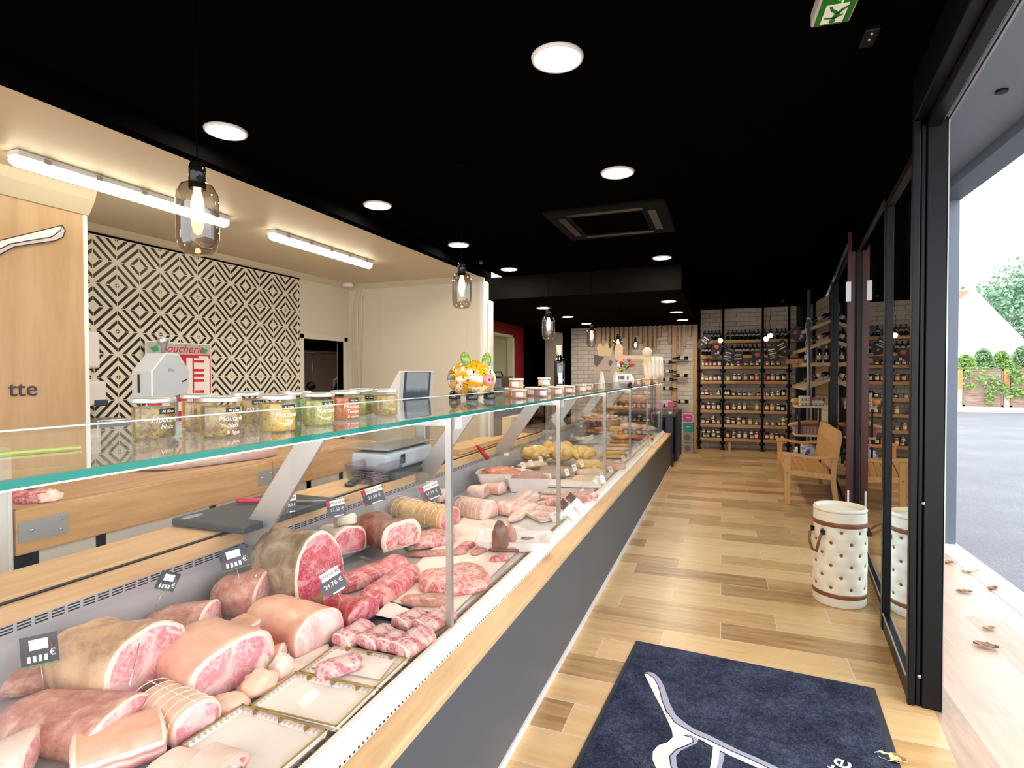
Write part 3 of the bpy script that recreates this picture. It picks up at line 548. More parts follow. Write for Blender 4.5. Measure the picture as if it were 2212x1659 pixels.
def paper(label, pts, z):
    P = [at(*c, z) for c in pts]; b = B(); n = 8; vs = []
    for i in range(n+1):
        for j in range(n+1):
            u, v = i/n, j/n; p = (P[0]*(1-u)+P[1]*u)*(1-v)+(P[3]*(1-u)+P[2]*u)*v; vs.append((p.x, p.y, z+.003*noise.noise(V((u*4, v*4, 1)))+.003))
    b.add(vs, [(i*(n+1)+j, (i+1)*(n+1)+j, (i+1)*(n+1)+j+1, i*(n+1)+j+1) for i in range(n) for j in range(n)], 0, True)
    return tag(obj('paper_sheet', b, PAPER), label, 'paper')
paper('white butcher paper curling out from under the single chop on the tray', [(655, 1440), (820, 1470), (858, 1422), (745, 1395)], DZ+.008)
paper('sheet of white paper under the lamb chops on the black tray', [(810, 1330), (880, 1345), (890, 1320), (840, 1300)], DZ+.010)
paper('long sheet of pink white butcher paper under the steaks', [(720, 1400), (975, 1330), (1160, 1150), (1010, 1110)], DZ-.003)
paper('pink white butcher paper under the trotters and hocks', [(440, 1480), (600, 1500), (735, 1400), (620, 1370)], DZ-.003)
PORC = mat('white_porcelain', 'f0ece8', .15, coat=.5); PLAST = mat('white_plastic_dish', 'ece6e4', .35)
def dish(name, label, p, lx, ly, h, rz=0, m=PORC, z=DZ, fl=.82):
    q = at(*p, z); t = T(name, label, 'dish', (q.x, q.y, z), rz); obj('dish', tubmesh(lx, ly, h, .006, fl), m, t); return t
d1 = dish('liver_dish', 'white rectangular porcelain dish holding a standing piece of dark liver', (1108, 1180), .40, .22, .055, rad(16))
d2 = dish('mince_tub', 'deep white plastic tub heaped with sausage meat', (1142, 1058), .34, .22, .11, rad(18), PLAST); q = d2.location
tag(obj('sausage_meat', crumple((0, 0, 0), (.15, .095, .055), 5, amp=.1), MINCE, loc=(q.x, q.y, DZ+.095), rot=(0, 0, rad(18))), 'heap of coarse pale sausage meat filling the deep white tub', 'minced meat')
d3 = dish('marinade_dish', 'white dish of orange marinated meat with red handled tongs', (1085, 1045), .40, .24, .10, rad(18), PORC, DZ+.03); q = d3.location
tag(obj('marinated_meat', crumple((0, 0, 0), (.17, .10, .05), 8, amp=.25), skinmat('marinade', 'c0622f', 'd38a70', 'e0b09c', 2), loc=(q.x, q.y, DZ+.115), rot=(0, 0, rad(18))), 'orange marinated meat piled in the white dish with tongs', 'meat')
tg = T('serving_tongs', 'steel serving tongs with a red handle standing in the marinated meat', 'tongs', (q.x-.05, q.y+.02, DZ+.13), rot=(rad(6), rad(-40), 0))
obj('handle', B().tube([(0, 0, .12), (0, 0, .22), (0, 0, .27)], [.020, .017, .010], 12), mat('red_handle', 'b5161f', .3), tg); obj('arm', B().beam((-.012, 0, 0), (-.006, 0, .14), .016, .003), STEEL, tg); obj('arm', B().beam((.03, 0, -.01), (.006, 0, .14), .016, .003), STEEL, tg)
q = d1.location
o = blob('liver_piece', 'dark brown liver standing upright in the white porcelain dish', 'liver', (1080, 1160), (.045, .035, .1), LIVER, DZ+.03, rad(30), .1); 
blob('liver_slice', 'thin dark slice of liver lying flat in the white porcelain dish', 'liver', (1135, 1158), (.08, .045, .02), LIVER, DZ+.008, rad(10), .1)
blob('veal_kidney', 'pale brown offal leaning on the standing liver in the dish', 'offal', (1100, 1158), (.04, .03, .07), STEAK, DZ+.012, rad(20), .2)
# big pieces, near end ---------------------------------------------------------
mt('pork_loin', 'pork loin joint with a thick white fat rim at the near end of the counter', 'pork', (-60, 1655), (62, 1625), .22, .13, (FAT, PORK, FAT), rim=.72, amp=.05)
mt('pork_shoulder', 'large bone-in pork shoulder rack with marbled cut face near the loin joint', 'pork', (20, 1520), (262, 1555), .21, .13, (RAW, PORK, FAT), t0=.8, amp=.16, rim=.9)
BELLY = N('pork_belly_layers'); vv = BELLY.co(); zz = BELLY.a('SeparateXYZ'); BELLY.t.links.new(vv, zz.inputs[0])
BELLY.base(BELLY.ramp(BELLY.math('ADD', BELLY.math('MULTIPLY', zz.outputs[2], 14), BELLY.math('MULTIPLY', BELLY.noise(vv, 18, 3), .25)), [(.1, hx('e9c3b2')), (.22, hx('bf6a6e')), (.38, hx('d99a94')), (.5, hx('f5ddd0')), (.62, hx('c98a86')), (.72, hx('f6e0d4')), (.9, hx('f3d6c6'))])).p(Roughness=.4)
mt('pork_belly', 'slab of pork belly with tan rind and striped layers in front of the shoulder rack', 'pork', (165, 1640), (345, 1580), .15, .075, (SKIN, BELLY.m, BELLY.m), low=.62, cut=(1, 1), t0=.95, amp=.04, flatb=.9, sq=5, rim=.95)
for p0, p1, l in (((365, 1655), (390, 1662), 'curled pork chop with pale rind, nearer to the belly slab'), ((440, 1650), (470, 1660), 'curled pork chop with pale rind, nearer to the empty trays')):
    mt('pork_chop', l, 'chop', p0, p1, .14, .06, (FAT, LAMB, SKIN2), cut=(1, 1), t0=1, amp=.1, rim=.8, ext=.05)
mt('tied_pork_roast', 'tied pork roast wrapped in rind with white string, beside the empty tray', 'roast', (318, 1490), (425, 1548), .13, .115, (SKIN2, PORK, FAT), st=7, t0=.85, amp=.04)
blob('pig_trotter', 'pale pig trotter lying flat between the tied roast and the empty tray', 'trotter', (492, 1520), (.055, .04, .03), SKIN2, rz=rad(40))
blob('pig_trotter', 'hairy pig trotter with dark toes in front of the bone-in hock', 'trotter', (558, 1478), (.034, .055, .045), SKIN2, rz=rad(-20), amp=.3)
blob('pig_trotter', 'smooth pale pig foot stump in the middle of the hocks', 'trotter', (608, 1440), (.034, .045, .045), FAT, rz=rad(10))
blob('pig_trotter', 'pale pig trotter with grey skin patch leaning on the hock', 'trotter', (560, 1430), (.038, .05, .055), skinmat('trotter_patchy', '8f8580', 'ecd0bb', 'f0d8c6', 1.2, p=(.3, .42, .6)), rz=rad(60), amp=.25)
mt('pork_hock', 'pork hock with rind and round pink cut face next to the trotters', 'pork', (560, 1410), (608, 1408), .085, .08, PK, amp=.05)
dish('ham_tray', 'white tray under the big fresh ham', (265, 1450), .30, .22, .03, rad(-35), PLAST)
mt('fresh_ham', 'big fresh ham with brown skin and dark pink cut face on a white tray', 'ham', (140, 1375), (318, 1410), .27, .25, (skinmat('ham_skin', '7a4f45', 'd9ae84', 'e8c39a', .7, p=(.25, .5, .7)), PORK, FAT), z=DZ+.012, t0=.75, amp=.14, rim=.9)
mt('pork_knuckle', 'small pork knuckle against the steel rear wall, behind the big fresh ham', 'pork', (305, 1335), (455, 1328), .19, .14, (RAW, PORK, FAT), t0=.7, amp=.15)
mt('pork_loin_slab', 'large square pork loin slab with tan rind tilted beside the fresh ham', 'pork', (385, 1368), (510, 1425), .27, .19, (SKIN, PORK, FAT), low=.25, t0=.85, amp=.04, sq=3.2, roll=rad(8))
mt('pork_rind_piece', 'smaller square piece of pork with smooth rind behind the large loin slab', 'pork', (490, 1350), (556, 1362), .17, .10, PK, t0=.95, amp=.04, sq=4, low=.3)
lg = mt('pork_haunch', 'long rind-covered leg of pork with an ink stamp, broad pale cut face', 'pork', (555, 1300), (690, 1352), .20, .165, (SKIN, VEAL, FAT), t0=.85, amp=.05, rim=.93)
mt('pork_shank', 'meaty pork shank with red streaks under a black price card at the rear wall', 'pork', (455, 1268), (572, 1268), .22, .20, (RAW, PORK, FAT), t0=.75, amp=.2)
blob('pork_joint', 'dark veiny pork joint at the near end, half hidden by a black price card', 'pork', (60, 1435), (.18, .12, .07), RAW, rz=rad(20), amp=.2)
mt('aged_rump', 'huge aged beef rump with mouldy brown crust and tall red cut face', 'beef', (560, 1185), (690, 1215), .25, .40, (AGED, BEEF, FAT), t0=.85, amp=.1, rim=.92, sq=2.1)
# steel trays at the rear
for p0, l in (((735, 1205), 'shallow steel tray under the beef shin and the rib joint'), ((905, 1142), 'shallow steel tray under the tied beef roast')):
    q = at(*p0, DZ+.02); t = T('steel_tray', l, 'tray', (q.x-.20, q.y+.28, DZ)); obj('tray', B().box((-.2, -.28, .001), (.2, .28, .045)), mat('tray_steel', 'c2c0c0', .25, .55), t, bevel=.006); obj('tray_lip', B().box((.2, -.285, .035), (.212, .285, .05)).box((-.2, -.29, .035), (.212, -.28, .05)), STEEL, t)
ZT = DZ+.052
mt('beef_shin', 'beef shin with a white marrow bone on the steel tray', 'beef', (690, 1140), (755, 1162), .19, .18, (FAT, BEEF, FAT), z=ZT, t0=.7, amp=.14)
tag(obj('marrow_bone', B().cyl((0, 0, 0), (.10, 0, .03), .022, .026, 14), BONE, loc=tuple(at(725, 1130, ZT+.13)), rot=(0, 0, rad(10))), 'white marrow bone sticking out of the beef shin', 'bone')
mt('rib_joint', 'beef rib joint with ragged dark fibres and white fat swirls', 'beef', (778, 1122), (868, 1150), .24, .19, (skinmat('rib_fibres', '6f3a30', '9c5a4a', 'c98f78', 2.4), BEEFM, FAT), z=ZT, t0=.8, amp=.2, rim=.8)
mt('tied_beef_roast', 'tied beef roast barded with yellow fat and red cut face', 'roast', (840, 1083), (972, 1113), .17, .15, (YEL, BEEF, YEL), z=ZT, st=11, t0=.95, amp=.08)
mt('tied_veal_roast', 'pale pink tied veal roast with many strings just past the second glass post', 'roast', (985, 1085), (1058, 1098), .16, .15, (VEAL, VEAL, FAT), st=8, t0=.95, amp=.06)
mt('tied_veal_roast', 'small tied veal roast behind the yellow barded beef roast', 'roast', (905, 1062), (960, 1068), .12, .11, (SAUS, VEAL, FAT), st=7, t0=.95, amp=.06, z=ZT)
mt('veal_breast', 'pale pink veal breast piece next to the tied veal roast', 'veal', (1062, 1090), (1110, 1095), .15, .11, (VEAL, VEAL, FAT), amp=.2)
mt('pork_fillet_end', 'pink pork end with white fat in front of the marinade dish', 'pork', (1008, 1055), (1050, 1058), .15, .13, (FAT, PORK, FAT), amp=.15)
mt('veal_shin', 'pale veal shin with a fat rim leaning by the marinade dish', 'veal', (1035, 1048), (1085, 1053), .15, .11, (SKIN2, VEAL, FAT), amp=.15)
# red beef in the middle
mt('beef_topside', 'long red piece of beef topside lying behind the trimmed fillet', 'beef', (715, 1265), (862, 1212), .14, .095, (BEEF, BEEFD, BEEF), t0=.8, amp=.1)
mt('beef_topside', 'deep red beef piece with an orange fat cap in the middle of the counter', 'beef', (785, 1300), (868, 1240), .13, .10, (BEEFD, BEEF, YEL), t0=.9, amp=.08, low=.8)
mt('beef_topside', 'blocky red beef piece with ragged end beside the lamb chops', 'beef', (712, 1295), (785, 1318), .15, .115, (BEEFD, BEEF, BEEF), t0=.8, amp=.12)
mt('beef_end_piece', 'reddish brown beef end between the aged rump and a grey price card', 'beef', (655, 1280), (712, 1282), .13, .08, (AGED, BEEFD, BEEF), amp=.15)
mt('skirt_steak', 'bright red skirt steak folded over on the paper, next to the glass', 'steak', (905, 1258), (1055, 1232), .27, .085, (BEEFM, BEEFM, BEEF), amp=.14, t0=1, cut=(0, 0))
mt('skirt_steak', 'dark red folded skirt steak with a white fat tip behind the bright one', 'steak', (872, 1170), (978, 1148), .2, .08, (BEEFM, BEEFM, FAT), amp=.16, t0=1, cut=(0, 0))
mt('flat_steak', 'thin long brownish red steak between the two skirt steaks', 'steak', (880, 1196), (1010, 1188), .07, .035, (STEAK, STEAK, STEAK), amp=.1, cut=(0, 0))
mt('flat_steak', 'small reddish steak lying at an angle behind the glass post', 'steak', (985, 1190), (1020, 1168), .07, .035, (BEEF, STEAK, STEAK), amp=.1, cut=(0, 0))
mt('flat_steak', 'narrow pink brown steak beside the small fillet tip', 'steak', (1020, 1195), (1055, 1175), .07, .035, (STEAK, BEEF, STEAK), amp=.1, cut=(0, 0))
mt('fillet_tip', 'small rounded pink red fillet tip alone near the rail', 'steak', (1058, 1206), (1098, 1200), .065, .04, (BEEF, BEEF, BEEF), amp=.08, cut=(0, 0))
mt('dry_aged_strip', 'dry aged brown strip with a dark cut side in front of the liver dish', 'steak', (1050, 1180), (1128, 1180), .10, .045, (STEAK, LIVER, AGED), amp=.14, cut=(0, 0), low=.4)
mt('steak_trimming', 'greyish brown folded steak on the paper beside the bright skirt steak', 'steak', (865, 1292), (970, 1290), .11, .05, (STEAK, STEAK, STEAK), amp=.25, cut=(0, 0))
mt('steak_trimming', 'short greyish pink piece of steak above the folded one', 'steak', (872, 1258), (900, 1245), .06, .035, (STEAK, STEAK, STEAK), amp=.2, cut=(0, 0))
mt('beef_slice', 'pale red flat slice of beef behind the orange capped piece', 'steak', (850, 1235), (905, 1225), .12, .05, (BEEF, BEEF, BEEF), amp=.1, cut=(0, 0))
mt('beef_nub', 'dark ended small beef piece with fat near the steel tray', 'beef', (880, 1180), (915, 1165), .07, .06, (AGED, BEEF, FAT), amp=.15)
# lamb chops on the black tray
for i, (p0, p1, l) in enumerate((((735, 1382), (790, 1348), 'lamb chop with bone, the one nearest the pork leg on the black tray'), ((790, 1385), (835, 1358), 'round lamb chop, second along the front of the black tray'), ((830, 1392), (860, 1370), 'small folded lamb chop wedged in the front of the black tray'), ((858, 1400), (920, 1362), 'lamb chop with white fat edge at the front corner of the black tray'), ((862, 1345), (905, 1322), 'dark lamb chop in the rear of the black tray beside the paper'), ((905, 1350), (968, 1318), 'large lamb chop in the rear of the black tray behind the glass post'))):
    mt('lamb_chop', l, 'chop', p0, p1, .085, .06, (LAMB, LAMB, FAT), z=DZ+.006, cut=(1, 1), t0=1, amp=.14, rim=.88, roll=rad(12))
mt('lamb_neck_chop', 'single long lamb chop with exposed bones on white paper in the tray', 'chop', (680, 1448), (785, 1415), .09, .06, (LAMB, BEEFM, FAT), z=DZ+.012, t0=.8, amp=.22, cut=(0, 0))
# further along the counter
mt('veal_slices', 'pink veal escalopes folded beside the liver dish', 'veal', (1090, 1100), (1155, 1062), .18, .10, (VEAL, VEAL, VEAL), amp=.28, cut=(0, 0))
mt('veal_slices', 'long hanging veal escalope in front of the folded ones', 'veal', (1100, 1122), (1155, 1085), .11, .06, (VEAL, VEAL, VEAL), amp=.2, cut=(0, 0))
for i in range(5):
    mt('pork_slice', f'pink pork slice, {ORD[i]} of the row on the patterned tray by the third glass post', 'pork', (1150+i*4, 1108-i*12), (1212+i*6, 1112-i*12), .055, .05, (VEAL, PORK, FAT), amp=.12, cut=(0, 0), group='pork slices on the patterned tray')
for i, (p0, p1) in enumerate((((1178, 1085), (1230, 1072)), ((1205, 1062), (1265, 1068)), ((1235, 1080), (1275, 1060)))):
    mt('pork_chop', f'marbled pink pork chop, {ORD[i]} from the pork slices, behind the sausage meat tub', 'chop', p0, p1, .2, .07, (LAMB, PORK, FAT), amp=.2, cut=(0, 0), group='pork chops past the third post')
mt('ham_slice_pile', 'pale pink meat under clear film beside the marinade dish', 'pork', (1105, 1012), (1145, 1020), .17, .07, (FAT, VEAL, FAT), amp=.12, cut=(0, 0), z=DZ+.03)
mt('chicken_fillets', 'flat yellow pink chicken fillets on a tray behind the sausage meat', 'chicken', (1120, 1005), (1178, 998), .22, .05, (skinmat('fillet_skin', 'e9b98c', 'efcaa6', 'e6a98a', 2), VEAL, FAT), amp=.15, cut=(0, 0), z=DZ+.03)
def bird(label, p, s, rz, z=DZ+.02, m=CHICK):
    q = at(*p, z+.05); t = T('whole_chicken', label, 'chicken', (q.x, q.y, z), rz); t.scale = (s, s, s)
    b = crumple((0, 0, .07), (.15, .095, .075), SEED[0]+p[0], amp=.06); obj('body', b, m, t)
    for k in (-1, 1): obj('leg', B().tube([(-.06, k*.07, .09), (-.13, k*.075, .10), (-.17, k*.04, .07), (-.21, k*.03, .06)], [.045, .042, .022, .016], 12), m, t); obj('wing', B().tube([(.09, k*.08, .10), (.03, k*.115, .07), (.08, k*.12, .05)], [.025, .022, .014], 10), m, t)
    obj('neck', B().tube([(.12, 0, .08), (.19, 0, .08)], [.035, .022], 10), m, t); return t
bird('whole yellow chicken lying by the rear air slots, the nearest one', (1160, 985), 1.1, rad(30))
bird('whole yellow chicken standing tall behind the fourth glass post', (1212, 985), 1.35, rad(-60))
bird('plump yellow poultry with orange juices in the middle of the chickens', (1258, 985), 1.1, rad(100))
bird('small yellow poultry portion nearest the white sausage rolls', (1275, 1008), .8, rad(10), DZ)
mt('grey_quail_row', 'greyish poultry pieces heaped in front of the chickens', 'poultry', (1160, 1030), (1222, 1010), .34, .09, (skinmat('quail', '8f6f62', 'b89684', 'd0b09c', 2.2), VEAL, VEAL), amp=.35, cut=(0, 0), k=22)
for i, (p0, p1, l) in enumerate((((1232, 1034), (1302, 1032), 'white netted sausage roll in front'), ((1245, 1020), (1305, 1016), 'white netted sausage roll behind the first'), ((1252, 1012), (1306, 1008), 'white netted sausage roll at the back of the pair'))):
    mt('white_sausage_roll', l+', beside the small price tags', 'sausage', p0, p1, .10, .075, (SAUS, SAUS, SAUS), st=12, t0=1, amp=.05, cut=(0, 0))
tag(obj('white_tray', B().box((-.22, -.12, 0), (.22, .12, .02)), PLAST, loc=tuple(at(1240, 1047, DZ)), rot=(0, 0, rad(12)), bevel=.005), 'flat white tray edge in front of the white sausage rolls', 'tray')
mt('duck_joint', 'dark red duck leg standing between the chickens and the pastry rows', 'poultry', (1262, 978), (1252, 965), .06, .05, (BEEFD, BEEF, BEEF), amp=.15, z=DZ+.10, cut=(0, 0))
mt('duck_breast', 'pale pink duck breast next to the plump poultry', 'poultry', (1270, 985), (1290, 998), .10, .05, (VEAL, VEAL, VEAL), amp=.15, z=DZ+.03, cut=(0, 0))
mt('rabbit', 'pinkish whole rabbit lying along the glass past the sausage rolls', 'poultry', (1290, 1010), (1345, 1002), .22, .08, (skinmat('rabbit_pink', 'b98478', 'd6a898', 'e3c0b0', 2), VEAL, VEAL), amp=.2, cut=(0, 0))
GOLDP = skinmat('pastry', 'd9a24a', 'e8bf78', 'b97a35', 3, .5)
for i in range(7):
    p0, p1 = (1294+i*5, 986-i*8), (1352+i*4.5, 986-i*8)
    l = ['golden quiche slice row nearest the sausage rolls', 'golden puff pastry row, second past the sausage rolls', 'pale pastry row with filling, third past the sausage rolls', 'flat pale pastry row, fourth past the sausage rolls', 'red topped pastry row, fifth past the sausage rolls', 'dark glazed savoury row, sixth past the sausage rolls', 'brown terrine row, seventh past the sausage rolls'][i]
    mt('pastry_row', l, 'pastry', p0, p1, .16, .035, ([GOLDP, GOLDP, SAUS, GOLDP, skinmat('tomato_top', 'b04a2a', 'd98a5a', 'e0b080', 3), LIVER, ROAST][i], GOLDP, GOLDP), amp=.06, cut=(0, 0), sq=4, flatb=.9)
for i, (p, r, m, l, z) in enumerate(((((1212, 948)), (.16, .1, .03), MINCE, 'brown pate in a white dish behind the tall chicken', DZ+.05), ((1238, 945), (.1, .1, .02), FAT, 'white paper lined dish of pate with small tags', DZ+.05), ((1263, 948), (.12, .1, .03), FAT, 'white boat shaped dish with small price tags on its rim', DZ+.05), ((1272, 928), (.26, .12, .07), ROAST, 'large tied brown roast with net pattern at the rear slots', DZ+.03), ((1255, 915), (.06, .06, .05), SAUS, 'round pale cheese-like ball behind the netted roast', DZ+.12), ((1272, 912), (.05, .05, .05), SAUS, 'second pale ball behind the netted roast', DZ+.13), ((1285, 915), (.08, .08, .1), LIVER, 'purple grey ham behind the netted roast', DZ+.12), ((1340, 942), (.16, .14, .06), ROAST, 'brown glazed ham past the netted roast', DZ+.03), ((1362, 922), (.2, .18, .07), VEAL, 'pile of pink sliced ham in a black bowl near the far posts', DZ+.08), ((1395, 925), (.2, .14, .06), FAT, 'pale sliced charcuterie at the far end of the counter', DZ+.06), ((1385, 945), (.2, .12, .04), BEEFD, 'dark red dried sausage tray near the far end', DZ+.01), ((1330, 928), (.12, .12, .06), GOLDP, 'golden pie standing behind the fifth glass post', DZ+.05))):
    blob('deli_piece' if i > 2 else 'pate_dish', l, 'charcuterie', p, r, m, z, rad(15*i), .12)
# platters on the raised inner shelf
for i, (p, l, m) in enumerate((((1295, 905), 'silver platter of pink shrimp-coloured canapes on the raised glass shelf', skinmat('canapes', 'd98a66', 'e9b59a', 'f0d2c0', 4)), ((1338, 885), 'platter of orange pastries behind the canape platter', ROAST), ((1358, 872), 'platter with a round golden loaf at the back of the raised shelf', GOLDP))):
    q = at(*p, 1.0); t = T('serving_platter', l, 'platter', (q.x, q.y, .995), rad(20)); obj('platter', B().lathe([(.16, 0), (.2, .012), (.205, .016), (.16, .006), (.0, .004)], 28, sx=1.25), [PORC, mat('slate', '2c2c2e', .5), mat('slate', '2c2c2e', .5)][i], t)
    obj('food', crumple((0, 0, .03), (.19, .13, .03 if i < 2 else .07), i+3, 26, 16, .4, 6), m, t)
tag(obj('roast_joint', crumple((0, 0, 0), (.16, .14, .10), 12, 24, 16, .3, 4), skinmat('ham_dry', '8f5a4e', 'd9a890', 'e8cbb6', 2.4), loc=tuple(at(1378, 868, 1.06))), 'knobbly pale joint of ham standing at the back of the raised glass shelf', 'ham')
# on the butcher block
cq = at(300, 1024, .93); ce = at(556, 972, .93)
mt('pig_carcass', 'long pale side of pork with dark blotches lying on the near butcher block', 'pork', (290, 990), (590, 955), .44, .2, (skinmat('carcass', '9a8f95', 'd9c3b8', 'd9a296', .5, p=(.28, .42, .7)), PORK, FAT), z=.902, t0=.75, amp=.1, cut=(0, 0))
for i, (p, m, l) in enumerate((((42, 1072), BEEFD, 'dark red trimming at the near corner of the butcher block'), ((58, 1066), LIVER, 'grey brown trimming heaped on the red ones'), ((72, 1076), BEEF, 'red trimming in front of the heap on the block'), ((85, 1068), RAW, 'mixed fatty trimming in the middle of the heap'), ((105, 1073), FAT, 'pale folded fat trimming at the far end of the heap'))):
    blob('meat_trimming', l, 'meat trimming', p, (.05, .06, .035), m, .902, i, .35)
# price cards ---------------------------------------------------------------------
CARDB = mat('card_black', '1b1822', .4); CARDG = mat('card_grey', '54575e', .5); CARDW = mat('card_white', 'f2eeea', .5); CRED = mat('card_pink', 'c9345a', .5); INK = mat('ink_black', '17171a', .6); CHALK = mat('chalk_white', 'f0eff0', .6)
PURP = mat('purple_line', '8a4f9a', .5); ORNG = mat('orange_line', '9a4a35', .5); GRNL = mat('green_line', '5f9a3a', .5)
def card(label, p, z, w, h, kind, yaw=0, tilt=0, roll=0, price='24,76', head='DE BOEUF', drop=.06):
    q = at(*p, z); t = T('price_card', label, 'price tag', (q.x, q.y, z), rot=(rad(-8+tilt), rad(roll), YAW+rad(yaw)), group='price cards in the meat counter')
    if kind == 'black':
        obj('card', B().bc((0, 0, 0), (w, .002, h)), CARDB, t, bevel=.0008); obj('sticker', B().bc((0, -.0016, h*.2), (w*.5, .001, h*.34)), CARDW, t)
        b = B()
        for sx in (-1, 1): b.tube([(sx*w*.28, -.0015, h*.3), (sx*w*.36, -.0015, h*.1), (sx*w*.30, -.0015, -h*.12), (sx*w*.37, -.0015, -h*.35)], .0008, 5)
        obj('curl', b, PURP if p[0] > 200 else ORNG, t); obj('green_edge', B().bc((0, -.0014, -h*.47), (w*.98, .0008, .0018)), GRNL, t)
        b = B()
        for k in range(4): b.bc((-w*.28+k*w*.15, -.0016, -h*.26), (w*.085, .001, h*.2))
        obj('pictograms', b, CHALK, t); text('euro_sign', '€', h*.3, CHALK, t, (w*.36, -.0018, -h*.15), (rad(90), 0, 0))
    else:
        obj('card', B().bc((0, 0, 0), (w, .002, h)), CARDG, t, bevel=.0008); obj('header', B().bc((w*.08, -.0015, h*.33), (w*.84, .001, h*.34)), CARDW, t); obj('corner', B().bc((-w*.4, -.0017, h*.33), (w*.2, .001, h*.34)), CRED, t)
        obj('red_foot', B().bc((-w*.42, -.0015, -h*.44), (w*.16, .001, h*.12)), CRED, t); obj('white_foot', B().bc((w*.1, -.0015, -h*.46), (w*.5, .001, h*.07)), CARDW, t)
        text('heading', head, h*.15, INK, t, (w*.1, -.0022, h*.33), (rad(90), 0, 0)); text('price', price+' €', h*.26, CHALK, t, (w*.05, -.0018, -h*.08), (rad(90), 0, 0))
    obj('pin', B().cyl((0, .0015, -h/2), (0, .004, -h/2-drop), .0012, n=6), STEEL, t); return t
card('black price card with a white sticker, pinned in the dark joint at the near end', (85, 1404), .80, .085, .075, 'black', 12, 0, -8)
card('small black price card turned sideways above the pork knuckle', (362, 1256), .80, .06, .062, 'black', 35, 0, 25)
card('black price card with purple curls pinned in the pork shank by the bracket', (506, 1206), .84, .095, .078, 'black', 12, 0, -14)
card('grey and white price card tilted over the red beef in the middle', (716, 1258), .76, .088, .085, 'grey', 20, 0, -28, '24,76', 'BAVETTE DE BOEUF')
card('grey price card seen edge-on stuck in the aged beef rump', (628, 1088), .93, .085, .075, 'grey', 80, 0, 8)
card('grey and white price card above the beef shin', (726, 1098), .85, .085, .08, 'grey', 22, 0, -8, '17,50', 'RUMSTECK DE BOEUF')
card('grey and white price card between the rib joint and the tied roast', (806, 1070), .86, .11, .085, 'grey', 10, 0, -18, '22,50', 'ENTRECOTE DE BOEUF')
card('grey and white price card standing in the tied beef roast', (930, 1062), .84, .11, .085, 'grey', 10, 0, -22, '17,35', 'ROTI DE BOEUF')
pin = tag(obj('meat_skewer', B().cyl((0, 0, 0), (.10, -.05, .06), .0016, n=6).ball((0, 0, 0), .003, 0, 8, 6), STEEL, loc=tuple(at(280, 1480, .70)), rot=(0, 0, rad(160))), 'steel skewer lying against the front of the fresh ham', 'skewer')
SMALL = [(1095, 1020, 'the marinade dish'), (1107, 1015, 'the pale meat under film'), (1130, 1005, 'the chicken fillets, nearer one'), (1147, 1000, 'the chicken fillets, farther one'), (1168, 992, 'the nearest yellow chicken'), (1181, 983, 'the tall chicken'), (1200, 958, 'the pate dish'), (1225, 1020, 'the grey poultry heap'), (1241, 1010, 'the yellow poultry portion'), (1257, 1002, 'the plump poultry'), (1268, 948, 'the boat shaped dish, nearer one'), (1274, 946, 'the boat shaped dish, middle one'), (1279, 944, 'the boat shaped dish, farther one'), (1285, 978, 'the duck breast'), (1235, 941, 'the netted roast'), (1302, 1036, 'the front sausage roll')]
for x, y, l in SMALL:
    q = at(x, y, DZ+.09); t = T('price_tag', 'small white price tag by '+l, 'price tag', tuple(q), rot=(rad(-20), rad(-18), YAW), group='small white price tags'); obj('tag', B().bc((0, 0, 0), (.035, .002, .06)), CARDW, t); obj('print', B().bc((0, -.0015, .008), (.02, .001, .006)), mat('tag_grey', '9a9a9c', .6), t)
for k, (x, y, l) in enumerate(((1230, 1103, 'grey and white price card with black stripe leaning on the glass by the pork chops'), (1246, 1088, 'white price card with black header leaning on the glass, second by the pork chops'))):
    q = at(x, y, DZ+.06); t = T('price_card', l, 'price tag', tuple(q), rot=(rad(-25), rad(-40), YAW+rad(30))); obj('card', B().bc((0, 0, 0), (.06, .002, .17)), CARDW, t); obj('header', B().bc((0, -.0015, .055), (.058, .001, .055)), INK, t); obj('dot', B().bc((-.015, -.0022, .055), (.012, .001, .012)), CRED, t)
for k in range(14):
    y = 3.3+k*.36; t = T('price_tag', f'small white price tag leaning on the front glass, {ORD[k] if k < 12 else ("thirteenth" if k == 12 else "fourteenth")} beyond the fourth post', 'price tag', (-.955, y, .60), rot=(rad(-20), rad(-25), YAW), group='white price tags along the front glass')
    obj('tag', B().bc((0, 0, .02), (.035 if k % 3 else .06, .002, .06)), CARDW, t); obj('print', B().bc((0, -.0015, .03), (.02, .001, .006)), mat('tag_grey', '9a9a9c', .6), t)
